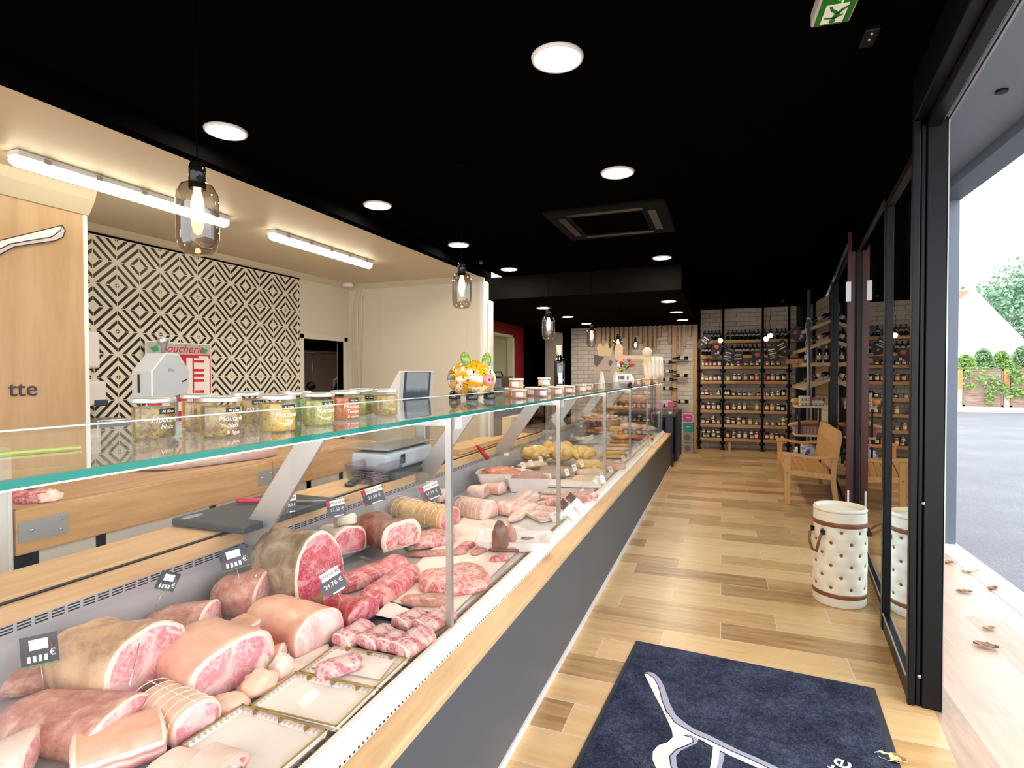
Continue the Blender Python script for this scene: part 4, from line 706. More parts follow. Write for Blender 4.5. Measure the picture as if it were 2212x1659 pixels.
# ------------------------------------------------------------------ things on the glass shelf
SZ = 1.3575
LIDM = mat('steel_lid', 'c9c6c0', .3, .45); JG = glass('jar_glass', (.97, .97, .95), 1.4, .6)
def speck(name, a, b, c, sc=1.0, ab=(.38, .5, .62)):
    g = N(name); v = g.co((60*sc,)*3); f = g.noise(v, .9, 4, .6); f2 = g.noise(v, 2.6, 3, .7)
    g.base(g.mix(g.ramp(f2, [(.56, (0, 0, 0)), (.64, (1, 1, 1))]), g.ramp(f, [(ab[0], hx(a)), (ab[2], hx(b))]), hx(c))).p(Roughness=.35, Coat_Weight=.5, Coat_Roughness=.05); return g.m
FILL = {'walnut': speck('fill_walnut', 'a8904a', '6f4c22', '4a260e', .8), 'honey': speck('fill_honey', 'b8922e', '8a6630', '5f3a12'), 'grain': speck('fill_grain', 'b39a50', '9a7f3e', '6f4c1e', 1.6), 'herb': speck('fill_herb', 'b9b86a', '96964a', '1f2a10', 1.1), 'tomato': speck('fill_tomato', 'd98030', 'c0561c', '8a3a14', 1.3), 'yellow': speck('fill_yellow', 'c9a128', 'b8a25c', '8a7038', .9), 'green': speck('fill_green', '7a8f4a', '5c7a4a', '39502a', 1.2)}
INKW = mat('jar_print', 'f4f0ea', .5); LBK = mat('jar_label_black', '131315', .4)
def wrapped(o, r):
    for v in o.data.vertices:
        x, y, z = v.co; a = x/r; v.co = ((r+z)*sin(a), -(r+z)*cos(a), y)
def patch(r, a0, a1, z0, z1, n=8):
    b = B(); vs = []
    for i in range(n+1): a = a0+(a1-a0)*i/n; vs += [(r*sin(a), -r*cos(a), z0), (r*sin(a), -r*cos(a), z1)]
    return b.add(vs, [(2*i, 2*i+2, 2*i+3, 2*i+1) for i in range(n)], 0, True)
def jar(label, p, fill, lines, rz=20, r=.043, h=.092, lab=True):
    q = at(*p, SZ); d = V((q.x, q.y)).normalized(); cx, cy = q.x+d.x*r, q.y+d.y*r
    t = T('mustard_jar', label, 'jar', (cx, cy, SZ), atan2(cx, -cy)*1+pi+rad(rz), 'mustard jars on the glass shelf')
    t.rotation_euler[2] = atan2(-cy, -cx)+pi/2+rad(rz)
    obj('contents', B().lathe([(r*.9, .002), (r*.965, .006), (r*.965, h*.74), (r*.93, h*.77)], 28), FILL[fill], t)
    obj('glass', B().lathe([(r*.93, 0), (r, .005), (r, h*.75), (r*.97, h*.80), (r*1.0, h*.82), (r*1.0, h*.85), (r*.96, h*.86)], 32), JG, t)
    obj('lid', B().lathe([(r*.98, h*.87), (r*1.03, h*.875), (r*1.04, h*.89), (r*1.03, h*.97), (r*.98, h), (r*.9, h*.995), (r*.85, h*1.003), (r*.6, h*.99), (.0, h*.985)], 32), LIDM, t)
    if lab:
        l = obj('label', patch(r*1.005, -.1, .85, h*.60, h*.735), LBK, t); w = text('brand_print', 'AI | Duo', .008, INKW, l); 
        for v in w.data.vertices: v.co.x += r*.35; v.co.y += h*.665
        wrapped(w, r*1.012)
        l2 = obj('seal', patch(r*1.005, .85, 1.0, h*.60, h*.735), mat('jar_seal_green', 'a8c070', .5), t)
    for k, s in enumerate(lines):
        w = text('print', s, .0165-.002*k, INKW, t, shear=.25, ext=.0003)
        for v in w.data.vertices: v.co.x += r*.28; v.co.y += h*(.46-.17*k)
        wrapped(w, r*1.008)
    return t
jar('mustard jar with dark walnut contents, nearest to the oak wall and standing alone', (333, 950), 'walnut', ['Moutarde', 'Noix'])
jar('mustard jar with dark specks, right in front of the half hidden jar', (478, 946), 'walnut', ['Moutarde', 'Noix', '& figue'])
jar('mustard jar half hidden behind the second front jar, grey brown contents', (432, 928), 'honey', [], lab=False)
jar('golden mustard jar with a black label, in the rear row above the blocks joint', (536, 916), 'honey', ['Moutarde'])
jar('pale yellow mustard jar with a wide black label, third in the front row', (600, 934), 'yellow', ['Moutarde', 'Miel'])
jar('greenish jar almost hidden between the pale yellow and the herb jar', (640, 912), 'green', [], lab=False)
jar('mustard jar full of dark green herbs, fourth in the front row', (688, 921), 'herb', ['Moutarde'])
jar('orange tomato mustard jar, the only orange one of the row', (746, 908), 'tomato', ['Moutarde', 'Tomate', '& epices'])
jar('speckled mustard jar standing behind the orange tomato jar', (782, 897), 'herb', ['Mou'])
jar('coarse grain mustard jar at the far end of the row, without a black label', (833, 899), 'grain', [], lab=False, r=.041)
# pig money box
pg = T('pig_money_box', 'painted ceramic pig money box with green ears and a pink snout on the glass shelf', 'money box', (-1.33, 2.86, SZ), rad(-24)); pg.scale = (.93, .93, .93)
pm = N('pig_paint'); v = pm.co((8, 8, 8)); f = pm.noise(v, 1.1, 3, .5, .8); f2 = pm.noise(v, 2.4, 3, .6, 1.5)
pm.base(pm.mix(pm.ramp(f2, [(.585, (0, 0, 0)), (.60, (1, 1, 1))]), pm.ramp(f, [(.40, hx('f3ead6')), (.43, hx('cbbd9e')), (.48, hx('e2a818')), (.57, hx('d9a01c')), (.60, hx('f2e6c8'))]), hx('241a14'))).p(Roughness=.12, Coat_Weight=.7)
PINKC = mat('pig_pink', 'ef8f86', .15, coat=.6); GRE = mat('pig_green', '7d9a3c', .18, var=.25, vs=12, coat=.6)
obj('body', B().ball((0, 0, .125), (.165, .135, .115), 0, 32, 20), pm.m, pg)
sn = obj('snout', B().lathe([(.0, 0), (.036, .0), (.036, .03), (.032, .036), (.0, .038)], 24), PINKC, pg, loc=(.145, -.01, .12), rot=(0, rad(90), 0))
for s in (-1, 1): obj('nostril', B().ball((0, s*.012, .038), (.011, .005, .003), 0, 10, 6), mat('dark_maroon', '3a1416', .4), sn)
for s in (-1, 1):
    obj('ear', B().ball((0, 0, .035), (.022, .034, .05), 0, 16, 10), GRE, pg, loc=(.05, s*.07, .205), rot=(rad(-22*s), rad(-8), 0))
    obj('eye', B().ball((.128, s*.045, .172), (.008, .011, .011), 0, 10, 8), mat('eye_brown', '2a1208', .2), pg)
    for x in (-.075, .085): obj('foot', B().lathe([(.034, 0), (.038, .01), (.034, .03), (.028, .05)], 16), mat('hoof_black', '16181c', .12, coat=.6), pg, loc=(x, s*.07, 0))
obj('tail', B().tube([(-.155, 0, .17), (-.18, .01, .19), (-.17, .02, .205), (-.155, .0, .2)], [.014, .013, .011, .008], 10), PINKC, pg)
for s, z, sz in (('VICTOR', .165, .028), ('BRGIEN', .128, .034)):
    w = text('lettering', s, sz, LBK, pg, shear=.1, ext=.0002)
    for vv in w.data.vertices:
        a = vv.co.x-.055; b_ = (vv.co.y+z-.125); k_ = sqrt(max(.02, 1-(a/.165)**2-(b_/.115)**2)); vv.co = (a, -.135*k_-.002, b_+.125)
# small glass jars of terrine
TF = {'pink': speck('terrine_pink', 'd9a08f', 'e0b8a4', 'c98c70', .7), 'orange': speck('terrine_orange', 'd98a4a', 'e0a064', 'b8692c', .7), 'cream': speck('terrine_cream', 'e3cba0', 'ead9b8', 'cfa868', .7), 'purple': speck('terrine_purple', 'a87a86', 'c09aa0', '7f5560', .7)}
PLID = mat('cream_lid', 'e9e4da', .3, .2)
def terrine(label, x, y, z, f, r=.043, h=.058):
    t = T('terrine_jar', label, 'jar', (x, y, z), rad(rnd.uniform(10, 60)), 'terrine jars on the glass shelf')
    obj('contents', B().lathe([(r*.93, .002), (r*.96, .005), (r*.96, h*.78)], 22), TF[f], t); obj('glass', B().lathe([(r*.95, 0), (r, .004), (r, h*.8), (r*1.03, h*.82)], 24), JG, t)
    obj('lid', B().lathe([(r*1.03, h*.82), (r*1.05, h*.84), (r*1.04, h*.97), (r*.98, h), (0, h*.99)], 24), PLID, t); obj('label', patch(r*1.01, -.5, .5, h*.2, h*.66), mat('terrine_label', 'efe9e2', .5), t); return t
ROW = [(-1.10, 3.02, 'pink', 'pink terrine jar at the near end of the small jar row, carrying a stacked jar'), (-1.20, 3.16, 'orange', 'orange terrine jar just behind the near end of the row'), (-1.06, 3.30, 'purple', 'purple terrine jar, second in the front row of small jars'), (-1.17, 3.45, 'pink', 'pink terrine jar in the rear row behind the purple one'), (-1.05, 3.62, 'pink', 'large labelled pink terrine jar in the middle of the front row'), (-1.16, 3.78, 'cream', 'cream terrine jar carrying the second stacked jar'), (-1.05, 3.95, 'pink', 'terrine jar with barcode label past the middle of the front row'), (-1.15, 4.12, 'cream', 'cream terrine jar in the rear row near the wine bottle'), (-1.05, 4.32, 'pink', 'pale terrine jar, third from the far end of the front row'), (-1.06, 4.60, 'orange', 'yellowish terrine jar, second from the far end of the front row'), (-1.04, 4.98, 'cream', 'pale terrine jar at the far end of the small jar row')]
for x, y, f, l in ROW: terrine(l, x, y, SZ, f)
terrine('orange terrine jar stacked on top at the near end of the small jar row', -1.13, 3.05, SZ+.059, 'orange'); terrine('cream terrine jar stacked on top in the middle of the small jar row', -1.17, 3.72, SZ+.059, 'cream')
BOT = mat('bottle_glass_black', '0a0c0a', .06, coat=1)
def bottle(b, s=1.0, mi=0, mx=None):
    return b.lathe([(.034*s, 0), (.0375*s, .004*s), (.0375*s, .185*s), (.034*s, .205*s), (.018*s, .232*s), (.0145*s, .245*s), (.0142*s, .295*s), (.016*s, .297*s), (.016*s, .303*s), (.0*s, .303*s)], 20, mi, mx=mx)
wbz = T('wine_bottle', 'tall magnum wine bottle with a pale cap and white label, standing on the glass shelf', 'bottle', (-1.33, 4.66, SZ), YAW+rad(-25)); s = 1.28
obj('bottle', bottle(B(), s), BOT, wbz); obj('capsule', B().lathe([(.0155*s, .24*s), (.0162*s, .25*s), (.0172*s, .305*s), (0, .306*s)], 20), mat('cream_capsule', 'e3d6b8', .4), wbz)
obj('label', patch(.0379*s, .25, 1.0, .045*s, .12*s), INKW, wbz); obj('neck_label', patch(.0379*s, .15, 1.05, .125*s, .165*s), mat('blue_grey_label', '7f95a0', .4), wbz)
# cardboard easel, camper van planter, wooden rack with towels, small jars
ez = T('cardboard_easel', 'beige cardboard easel display with a wooden crown cut-out and dark map shapes', 'display', (-1.2, 6.1, SZ), rad(25)); KR = mat('kraft_beige', 'b9a08c', .7)
obj('panel', B().prism([(-.15, 0), (.15, 0), (.10, .36), (-.12, .40)], 0, .012, fn=lambda a, b, t: (a, t+.12*b, b)), KR, ez); obj('crown', B().prism([(-.08, .34), (.06, .34), (.08, .44), (.045, .42), (.02, .50), (-.02, .44), (-.06, .49), (-.10, .43)], -.012, 0, fn=lambda a, b, t: (a, t+.12*b, b)), mat('plywood', 'd3b384', .6), ez)
obj('map', B().prism([(-.13, .25), (-.13, .36), (-.02, .33), (-.05, .28), (-.10, .22)], -.006, 0, fn=lambda a, b, t: (a, t+.12*b, b)).prism([(.03, .25), (.05, .30), (.08, .27), (.05, .23)], -.006, 0, fn=lambda a, b, t: (a, t+.12*b, b)), mat('map_grey', '5d524c', .6), ez); obj('bottle_print', B().prism([(-.07, .02), (-.03, .02), (-.03, .09), (-.05, .13), (-.07, .09)], -.006, 0, fn=lambda a, b, t: (a, t+.12*b, b)), mat('print_green', '3c4a34', .6), ez)
text('writing', 'la carte', .03, mat('map_grey', '5d524c', .6), ez, (0, .015, .18), (rad(83), 0, 0))
for dx, y, l in ((.0, 5.95, 'white folded card leaning on the near side of the cardboard easel'), (.14, 6.0, 'white folded card leaning on the far side of the cardboard easel')):
    tag(obj('folded_card', B().prism([(-.03, 0), (.03, 0), (0, .17)], -.04, .04, fn=lambda a, b, t: (a, t, b)), INKW, loc=(-1.22+dx, y, SZ), rot=(0, 0, rad(30))), l, 'card')
pv = T('camper_van_planter', 'white camper van shaped planter with red and violet flowers on the glass shelf', 'planter', (-1.13, 6.75, SZ), rad(20))
obj('van', B().prism([(-.13, .015), (.13, .015), (.13, .08), (.09, .145), (-.13, .145)], -.06, .06, fn=lambda a, b, t: (a, t, b)), PLAST, pv, bevel=.012, seg=3); obj('window', B().box((-.10, -.062, .075), (-.05, -.06, .115)).box((-.04, -.062, .075), (.01, -.06, .115)).box((.04, -.062, .07), (.06, -.06, .115)), mat('window_grey', '4a5452', .2), pv)
for x in (-.08, .08): obj('wheel', B().cyl((x, -.064, .022), (x, .064, .022), .022, n=14), LBK, pv)
b = B(); fl = []
for k in range(70):
    a = rnd.uniform(0, 2*pi); r = rnd.uniform(.02, .13); z = .15+rnd.uniform(0, .11); c = V((r*cos(a)*1.1, r*sin(a)*.6, z)); d = V((cos(a), sin(a)*.6, rnd.uniform(-.2, .6))).normalized()*.05; n = d.cross(V((0, 0, 1))).normalized()*.018
    b.add([c-d*.2, c+d*.4+n, c+d, c+d*.4-n], [(0, 1, 2, 3)])
o = obj('leaves', b, mat('leaf_green', '3f7a2a', .4, var=.35, vs=30), pv); o['kind'] = 'stuff'
for k, (x, y, z, m) in enumerate(((-.11, -.03, .26, 'c41f22'), (-.06, -.05, .24, 'f0e6f2'), (-.02, -.03, .27, 'c41f22'), (.09, -.04, .26, 'd9463a'), (.12, -.02, .25, 'd9563a'), (-.08, .02, .30, '8a78c0'), (.08, .02, .31, '8a78c0'), (.0, .03, .27, 'f3eef0'))):
    obj('flower', crumple((0, 0, 0), (.026, .026, .022), k, 10, 8, .4, 3), mat('petal_'+m, m, .5), pv, loc=(x, y, z))
wr = T('wooden_rack', 'pale wooden rack with a tall post and a round knob standing on the glass shelf', 'rack', (-1.2, 7.6, SZ), rad(8)); LW = wood('light_wood', 'dcb98a', 'ecd2a8', 2, 1.5)
obj('post', B().prism([(-.05, 0), (.05, 0), (.05, .50), (.02, .55), (-.03, .55), (-.05, .51)], -.03, .03, fn=lambda a, b, t: (a-.12, t, b)), LW, wr); obj('rail', B().beam((-.1, 0, .37), (.42, 0, .35), .035, .05), LW, wr); obj('post', B().box((.22, -.03, 0), (.28, .03, .36)), LW, wr)
obj('knob', B().cyl((.25, -.02, .43), (.25, .02, .43), .065, n=24), mat('pale_ash', 'ecdcc2', .5), wr)
for k in range(5): tag(obj('dried_sausage', B().tube([(0, 0, .02), (.005, -.01, -.08), (.015, -.015, -.19), (.02, -.005, -.26)], [.022, .030, .031, .02], 12), mat('sausage_mould', 'efe3d4', .6, var=.06, vs=30), loc=(-.98+k*.052, 7.64, SZ+.34), rot=(0, 0, rad(8))), f'white coated dried sausage hanging from the wooden rack, {ORD[k]} from the knob', 'sausage', 'dried sausages on the wooden rack')
for k, (x, y, f, l) in enumerate(((-1.02, 7.2, 'pink', 'small clip-top jar of pink terrine beside the camper van planter'), (-1.0, 8.1, 'orange', 'clip-top jar of orange preserve under the hanging sausages'), (-1.08, 8.35, 'purple', 'dark jar in the white box under the hanging sausages'), (-.98, 8.8, 'pink', 'small red jar with a white lid near the end of the glass shelf'), (-1.0, 9.08, 'cream', 'last small jar with a cream lid at the far end of the glass shelf'))): terrine(l, x, y, SZ, f, .04, .075)
# card at the near end of the shelf, cropped by the frame
nc = T('price_leaflet_holder', 'white acrylic card holder standing on the near end of the glass shelf', 'card holder', (-1.32, .47, SZ), rad(50)); obj('sheet', B().prism([(-.10, 0), (.10, 0), (.075, .19), (-.10, .19)], 0, .004, fn=lambda a, b, t: (a, t, b)), INKW, nc); obj('holder', B().box((-.11, -.03, 0), (.12, .03, .01)), mat('acrylic', 'dfe2e6', .15), nc)
gp = tag(obj('green_sleeve', B().bc((0, 0, 0), (.26, .02, .004)), mat('lime_edge', 'b5cf5a', .4), loc=(-1.2, .58, SZ+.004), rot=(0, 0, rad(70))), 'flat lime green edged sleeve lying on the glass shelf by the white card holder', 'sleeve')
# ------------------------------------------------------------------ lamps
LEDW = emit('downlight_led', 'fff0dc', 210); RINGM = mat('downlight_ring', 'e8ded8', .5)
def downlight(l, x, y, z, r=.108):
    t = T('ceiling_downlight', l, 'ceiling light', (x, y, z)); obj('ring', B().lathe([(r*.84, -.002), (r*.86, -.012), (r*.97, -.012), (r, -.001)], 40), RINGM, t); obj('diffuser', B().lathe([(0, -.008), (r*.85, -.006), (r*.85, -.001)], 32), LEDW, t)
for k, y in enumerate((2.22, 3.61, 5.12, 6.42)): downlight(f'round recessed ceiling downlight above the aisle, {ORD[k]} from the entrance', -.64, y, 2.8)
for k, y in enumerate((2.25, 3.64, 5.04, 6.44)): downlight(f'round recessed ceiling downlight above the service side, {ORD[k]} from the entrance', -2.48, y, 2.8)
for k, y in enumerate((7.93, 9.35, 10.75)): downlight(f'round downlight in the lowered ceiling above the aisle, {ORD[k]} past the step', -.70, y, 2.5); downlight(f'round downlight in the lowered ceiling above the service side, {ORD[k]} past the step', -2.53, y+.07, 2.5)
SMOKE = glass('smoked_glass', (.66, .61, .57), 1.5, 2.0); FIL = emit('filament_bulb', 'ffc27a', 30); CHR = mat('dark_chrome', '2a2a2c', .12, .8)
def pendant(l, y, z, top, globe=False):
    t = T('pendant_lamp', l, 'pendant lamp', (-1.52, y, z)); h = .215
    pr = [(.025, h+.01), (.045, h), (.058, h-.025), (.06, h-.05), (.06, .05), (.052, .018), (.036, .003), (.0, 0)] if not globe else [(.022, .15), (.05, .135), (.074, .09), (.076, .06), (.05, .01), (.03, 0), (0, 0)]
    if globe: h = .145
    obj('shade', B().lathe(pr, 32), SMOKE, t); obj('socket', B().lathe([(.024, h-.01), (.024, h+.055), (.018, h+.072), (.0, h+.075)], 20), CHR, t)
    obj('bulb', B().lathe([(.0, h-.115), (.012, h-.108), (.019, h-.085), (.018, h-.05), (.01, h-.02), (.01, h-.01)], 16), FIL, t)
    obj('cord', B().cyl((0, 0, h+.07), (0, 0, top-z), .0022, n=6), BLK, t); obj('canopy', B().lathe([(.045, top-z-.03), (.05, top-z-.025), (.05, top-z)], 24), BLK, t)
    return t
for k, y in enumerate((1.27, 3.13, 4.97, 6.79)): pendant(f'bottle shaped smoked glass pendant lamp, {ORD[k]} in the row from the entrance', y, [1.868, 1.905, 1.816, 1.83][k], 2.8 if k < 3 else 2.8)
pendant('round smoked glass pendant lamp hanging nearer the fourth bottle shaped one', 8.64, 1.90, 2.5, True); pendant('round smoked glass pendant lamp, the last of the row before the slatted wall', 10.49, 1.955, 2.5, True)
TUBE = emit('fluorescent_tube', 'fff4d8', 13); HOUS = mat('tube_housing', 'd6d6d0', .4)
def tube(l, x, y0, y1):
    t = T('strip_light', l, 'strip light', (x, y0, 2.72)); L = y1-y0; obj('housing', B().box((-.05, 0, -.035), (.05, L, 0)), HOUS, t, bevel=.008)
    obj('diffuser', B().tube([(0, .0, -.04), (0, .02, -.045), (0, L-.02, -.045), (0, L, -.04)], [.03, .042, .042, .03], 14), TUBE, t)
    for k in range(5): obj('clip', B().bc((.055, L*(.1+.2*k), -.028), (.012, .035, .028)), mat('clip_grey', '9a9a92', .4), t)
tube('long fluorescent strip light on the workroom ceiling near the oak wall', -3.6, 1.87, 3.26); tube('fluorescent strip light on the workroom ceiling near the white side wall', -3.56, 3.67, 5.08)
# air conditioning cassette, exit sign, sensors
ac = T('air_conditioner', 'dark ceiling cassette air conditioner beside the aisle downlights', 'air conditioner', (-.88, 4.72, 2.8)); DG = mat('cassette_dark', '0a0807', .9, spec=.1)
obj('frame', B().box((-.48, -.48, -.03), (.48, .48, 0)), DG, ac, bevel=.02, seg=3); obj('grille', B().box((-.28, -.28, -.036), (.28, .28, -.028)), BLK, ac)
for s in (-1, 1): obj('louvre', B().box((s*.36-.03, -.3, -.036), (s*.36+.03, .3, -.028)), BLKF, ac); obj('louvre', B().box((-.3, s*.36-.03, -.036), (.3, s*.36+.03, -.028)), BLKF, ac)
ex = T('exit_sign', 'green and white emergency exit sign fixed flat on the black ceiling', 'sign', (.36, 2.13, 2.8), rad(3)); G1 = mat('sign_green', '0f6a1c', .3, emit='0f8a1c', es=.1); G2 = mat('sign_white', 'efece2', .3, emit='f0ece0', es=.15)
obj('case', B().box((-.062, -.17, -.055), (.062, .155, 0)), mat('sign_case', 'c9c4c0', .4), ex, bevel=.008, seg=3); obj('face', B().box((-.054, -.162, -.057), (.054, .145, -.055)), G1, ex)
obj('door_symbol', B().box((-.035, .03, -.0585), (.035, .135, -.057)), G2, ex); obj('arrow', B().prism([(-.04, -.03), (.04, -.03), (.0, .01)], -.0585, -.057).box((-.018, -.09, -.0585), (.018, -.03, -.057)), G2, ex)
mn = B().lathe([(0, -.06), (.010, -.06), (.010, -.0585)], 16, c=(-.0, .122, 0))
for p, q, w in (((0, .11), (.01, .078), .016), ((.01, .08), (-.012, .058), .012), ((.01, .08), (.024, .055), .011), ((.024, .055), (.042, .042), .009), ((-.012, .058), (-.02, .036), .009), ((0, .106), (-.028, .098), .008), ((0, .106), (.028, .088), .008)): mn.beam((p[0], p[1], -.0592), (q[0], q[1], -.0592), w, .0012)
obj('running_man', mn, G1, ex); obj('indicator_led', B().ball((.01, .016, -.058), .004, 0, 10, 6), emit('led_green', '6aff3a', 3), ex)
sn = T('door_sensor', 'small black sensor with pale screws on the ceiling by the header', 'sensor', (.52, 2.5, 2.8)); obj('case', B().bc((0, 0, -.01), (.05, .12, .02)), BLKF, sn, bevel=.004)
for y in (-.04, .0): obj('screw', B().ball((0, y, -.021), .006, 0, 8, 6), ALU, sn)
for k, (x, y, l) in enumerate(((-2.62, 5.9, 'tiny white smoke detector on the black ceiling by the corner of the workroom'), (1.0, 11.0, 'small spotlight dot on the black ceiling above the far shelves'))): tag(obj('ceiling_detector', B().lathe([(.0, -.03), (.02, -.028), (.025, 0)], 14), mat('grey_dot', '55555a', .5), loc=(x, y, 2.8)), l, 'detector')
# ------------------------------------------------------------------ workroom wall
po = T('price_poster', 'red and white butcher price poster headed Boucherie leaning on the cement tiles', 'poster', (-4.74, 3.76, 1.0), 0); RD = mat('poster_red', 'cf1638', .4); PW = mat('poster_white', 'f0e6e0', .4); PGY = mat('poster_grey', 'b5b5b0', .4)
obj('board', B().box((-.01, -.335, 0), (0, .335, .80)), PW, po); obj('banner', B().box((0, -.325, .69), (.002, .325, .79)), PGY, po)
text('title', 'Boucherie', .11, RD, po, (.004, .02, .74), (rad(90), 0, rad(90)), shear=.35)
b = B().box((0, -.325, .02), (.0015, -.19, .68)).box((0, -.03, .25), (.0015, .06, .68)).box((0, .125, .02), (.0015, .14, .68)).box((0, .315, .02), (.0015, .325, .68)).box((0, -.325, .66), (.0018, .325, .69))
for z in (.615, .53, .48, .43): b.box((0, .14, z), (.0015, .25, z+.025))
b.box((0, .15, .19), (.0015, .25, .35)).box((0, -.05, .05), (.0015, .05, .16)).box((0, -.2, .02), (.0015, .3, .035))
obj('price_columns', b, RD, po)
b = B()
for k in range(13): b.box((.0018, -.315, .64-k*.04), (.0025, -.315+.06+.05*((k*7) % 4)/4, .648-k*.04))
obj('printed_list', b, PW, po); b = B()
for k in range(10): b.box((.0016, .155, .33-k*.014), (.0025, .155+.05+.03*((k*5) % 3)/3, .335-k*.014))
obj('printed_list', b, PW, po); obj('printed_header', B().box((.0016, -.17, .655), (.0022, -.06, .68)).box((.0016, .19, .655), (.0022, .3, .68)), PW, po)
for s in (-1, 1): obj('leaf_print', B().prism([(s*.3, .74), (s*.26, .70), (s*.21, .72), (s*.23, .77), (s*.26, .75)], 0, .003, fn=lambda a, b_, t: (t, a, b_)), mat('poster_green', '3f9a72', .4), po)
bs = T('bone_saw', 'steel band saw housing with a knob on top, before the price poster', 'saw', (-3.5, 2.66, .902), rad(8)); SW = mat('saw_steel', 'c3cbd2', .3, .25, var=.03, vs=3)
obj('housing', B().prism([(-.16, .43), (.13, .47), (.15, .62), (.06, .74), (-.05, .74), (-.16, .62)], -.1, .06, fn=lambda a, b, t: (t, a, b)), SW, bs, bevel=.006); obj('side_slot', B().box((-.05, -.163, .48), (-.035, -.161, .60)), LBK, bs)
obj('knob', B().lathe([(.012, .74), (.014, .79), (.03, .80), (.034, .835), (.03, .845), (0, .85)], 18, c=(-.01, 0, 0)), STEEL, bs); obj('guide', B().box((-.02, .06, .1), (.01, .10, .46)).box((-.03, .05, .44), (.03, .12, .48)), STEEL, bs); obj('table', B().box((-.16, -.2, .08), (.18, .3, .10)).box((-.1, -.12, 0), (.1, .18, .08)), STEEL, bs)
obj('blade_mark', B().prism([(.08, .555), (.13, .572), (.12, .56), (.08, .545)], .06, .0615, fn=lambda a, b, t: (t, a, b)), LBK, bs)
text('engraving', 'Biro', .03, mat('engrave_grey', '8d979f', .4), bs, (.062, -.01, .63), (rad(90), 0, rad(90)), shear=.3)
td = tag(obj('towel_dispenser', B().box((0, -.05, 0), (.11, .09, .30)), PLAST, loc=(-4.787, 2.92, 1.55), bevel=.025, seg=4), 'tall white paper towel dispenser on the tiled wall beside the oak panel', 'dispenser')
sd = T('soap_dispenser', 'white wall soap dispenser with a dark grey push bar under the towel dispenser', 'dispenser', (-4.787, 2.97, 1.25)); obj('case', B().box((0, -.06, 0), (.10, .09, .20)), PLAST, sd, bevel=.02, seg=4); obj('push_bar', B().box((.09, -.01, 0), (.115, .09, .05)), mat('slate_plastic', '37444f', .4), sd, bevel=.008); obj('back_plate', B().box((0, -.075, .0), (.03, -.05, .19)), LBK, sd)
sk = T('hand_basin', 'stainless steel hand basin below the soap dispenser', 'basin', (-4.787, 3.0, .98)); obj('basin', B().box((0, -.15, 0), (.3, .12, .17)), STEEL, sk, bevel=.01); obj('tap', B().tube([(.1, .12, .0), (.14, .14, .05), (.2, .14, .04)], .01, 8), STEEL, sk)
for k, y in enumerate((5.62, 5.80, 5.98)): pass
for k in range(3): tag(obj('cable_pipe', B().tube([(-4.72+.07*k, 6.335, .9), (-4.72+.07*k, 6.335, 2.5), (-4.66+.055*k, 6.335, 2.62), (-4.66+.055*k, 6.335, 2.72)], .009, 8), CREAM), f'thin cream cable pipe up the corner of the workroom, {ORD[k]} from the corner', 'pipe', 'cable pipes in the workroom corner')
tag(obj('junction_box', B().lathe([(.06, -.05), (.07, -.04), (.07, 0)], 20), WHITE, loc=(-4.7, 6.2, 2.72)), 'small white round junction box in the corner of the workroom ceiling', 'box')
# oak wall sign: white handle shape and the end of a word
sg = T('wall_sign', 'white cleaver handle emblem with a grey underside on the oak wall, cut by the frame', 'sign', (0, 0, 0))
def wy(px, py): p = atx(px, py, -3.99); return (p.y, p.z)
UPP = [wy(-120, 590), wy(-60, 548), wy(0, 519), wy(50, 507), wy(132, 487), wy(130, 497), wy(110, 512), wy(60, 520), wy(20, 527), wy(-15, 545), wy(-60, 575), wy(-120, 625)]
LOW = [wy(-120, 625), wy(-60, 575), wy(-15, 545), wy(20, 527), wy(60, 520), wy(110, 512), wy(130, 497), wy(133, 487), wy(140, 498), wy(135, 512), wy(118, 520), wy(70, 527), wy(30, 533), wy(5, 546), wy(-40, 580), wy(-120, 660)]
fx_ = lambda a, b, t: (t, a, b)
obj('emblem', B().prism(UPP, -3.999, -3.985, fn=fx_), INKW, sg, label='white handle top'); obj('emblem_shade', B().prism(LOW, -3.999, -3.986, fn=fx_), mat('lilac_grey', 'cfc2c6', .5), sg); obj('outline', B().tube([(-3.984, *p) for p in UPP]+[(-3.984, *UPP[0])], .003, 6).tube([(-3.984, *p) for p in LOW[7:]], .003, 6), LBK, sg)
sl = T('wall_lettering', 'dark lower case letters tte on the oak wall beside the tiled wall', 'lettering', (-3.998, 0, 0)); PLUM = mat('plum_letter', '3f3440', .5)
c1 = wy(52, 841); text('letters', 'tte', .135, PLUM, sl, (0, c1[0], c1[1]), (rad(90), 0, rad(90)), .004)
# kitchen beyond the doorway
for k, (y, z0, l) in enumerate(((6.05, 1.30, 'ladle with a dark bowl hanging in the kitchen, nearest the door edge'), (6.28, 1.28, 'large skimmer with a wide pale bowl hanging in the middle of the kitchen rail'), (6.52, 1.33, 'small black ladle hanging farthest along the kitchen rail'))):
    t = T('ladle', l, 'ladle', (-5.6, y, z0)); obj('handle', B().cyl((0, 0, .04), (.02, .03, .48), .008, n=8), STEEL, t); obj('bowl', crumple((0, 0, 0), (.05, .09, .06), k, 14, 10, .05), STEEL if k < 2 else LBK, t)
tag(obj('utensil_rail', B().cyl((-5.6, 5.8, 1.82), (-5.6, 7.2, 1.82), .012, n=8), STEEL), 'steel utensil rail on the dark kitchen wall', 'rail')
pe = T('person', 'cook with short dark hair in the dark kitchen, dark top with white strap', 'person', (-5.35, 6.66, 0), rad(35))
SKN = mat('skin_tone', 'b5785a', .5); HAIR = mat('hair_black', '0f0b0a', .7); SHIRT = mat('shirt_black', '121215', .7)
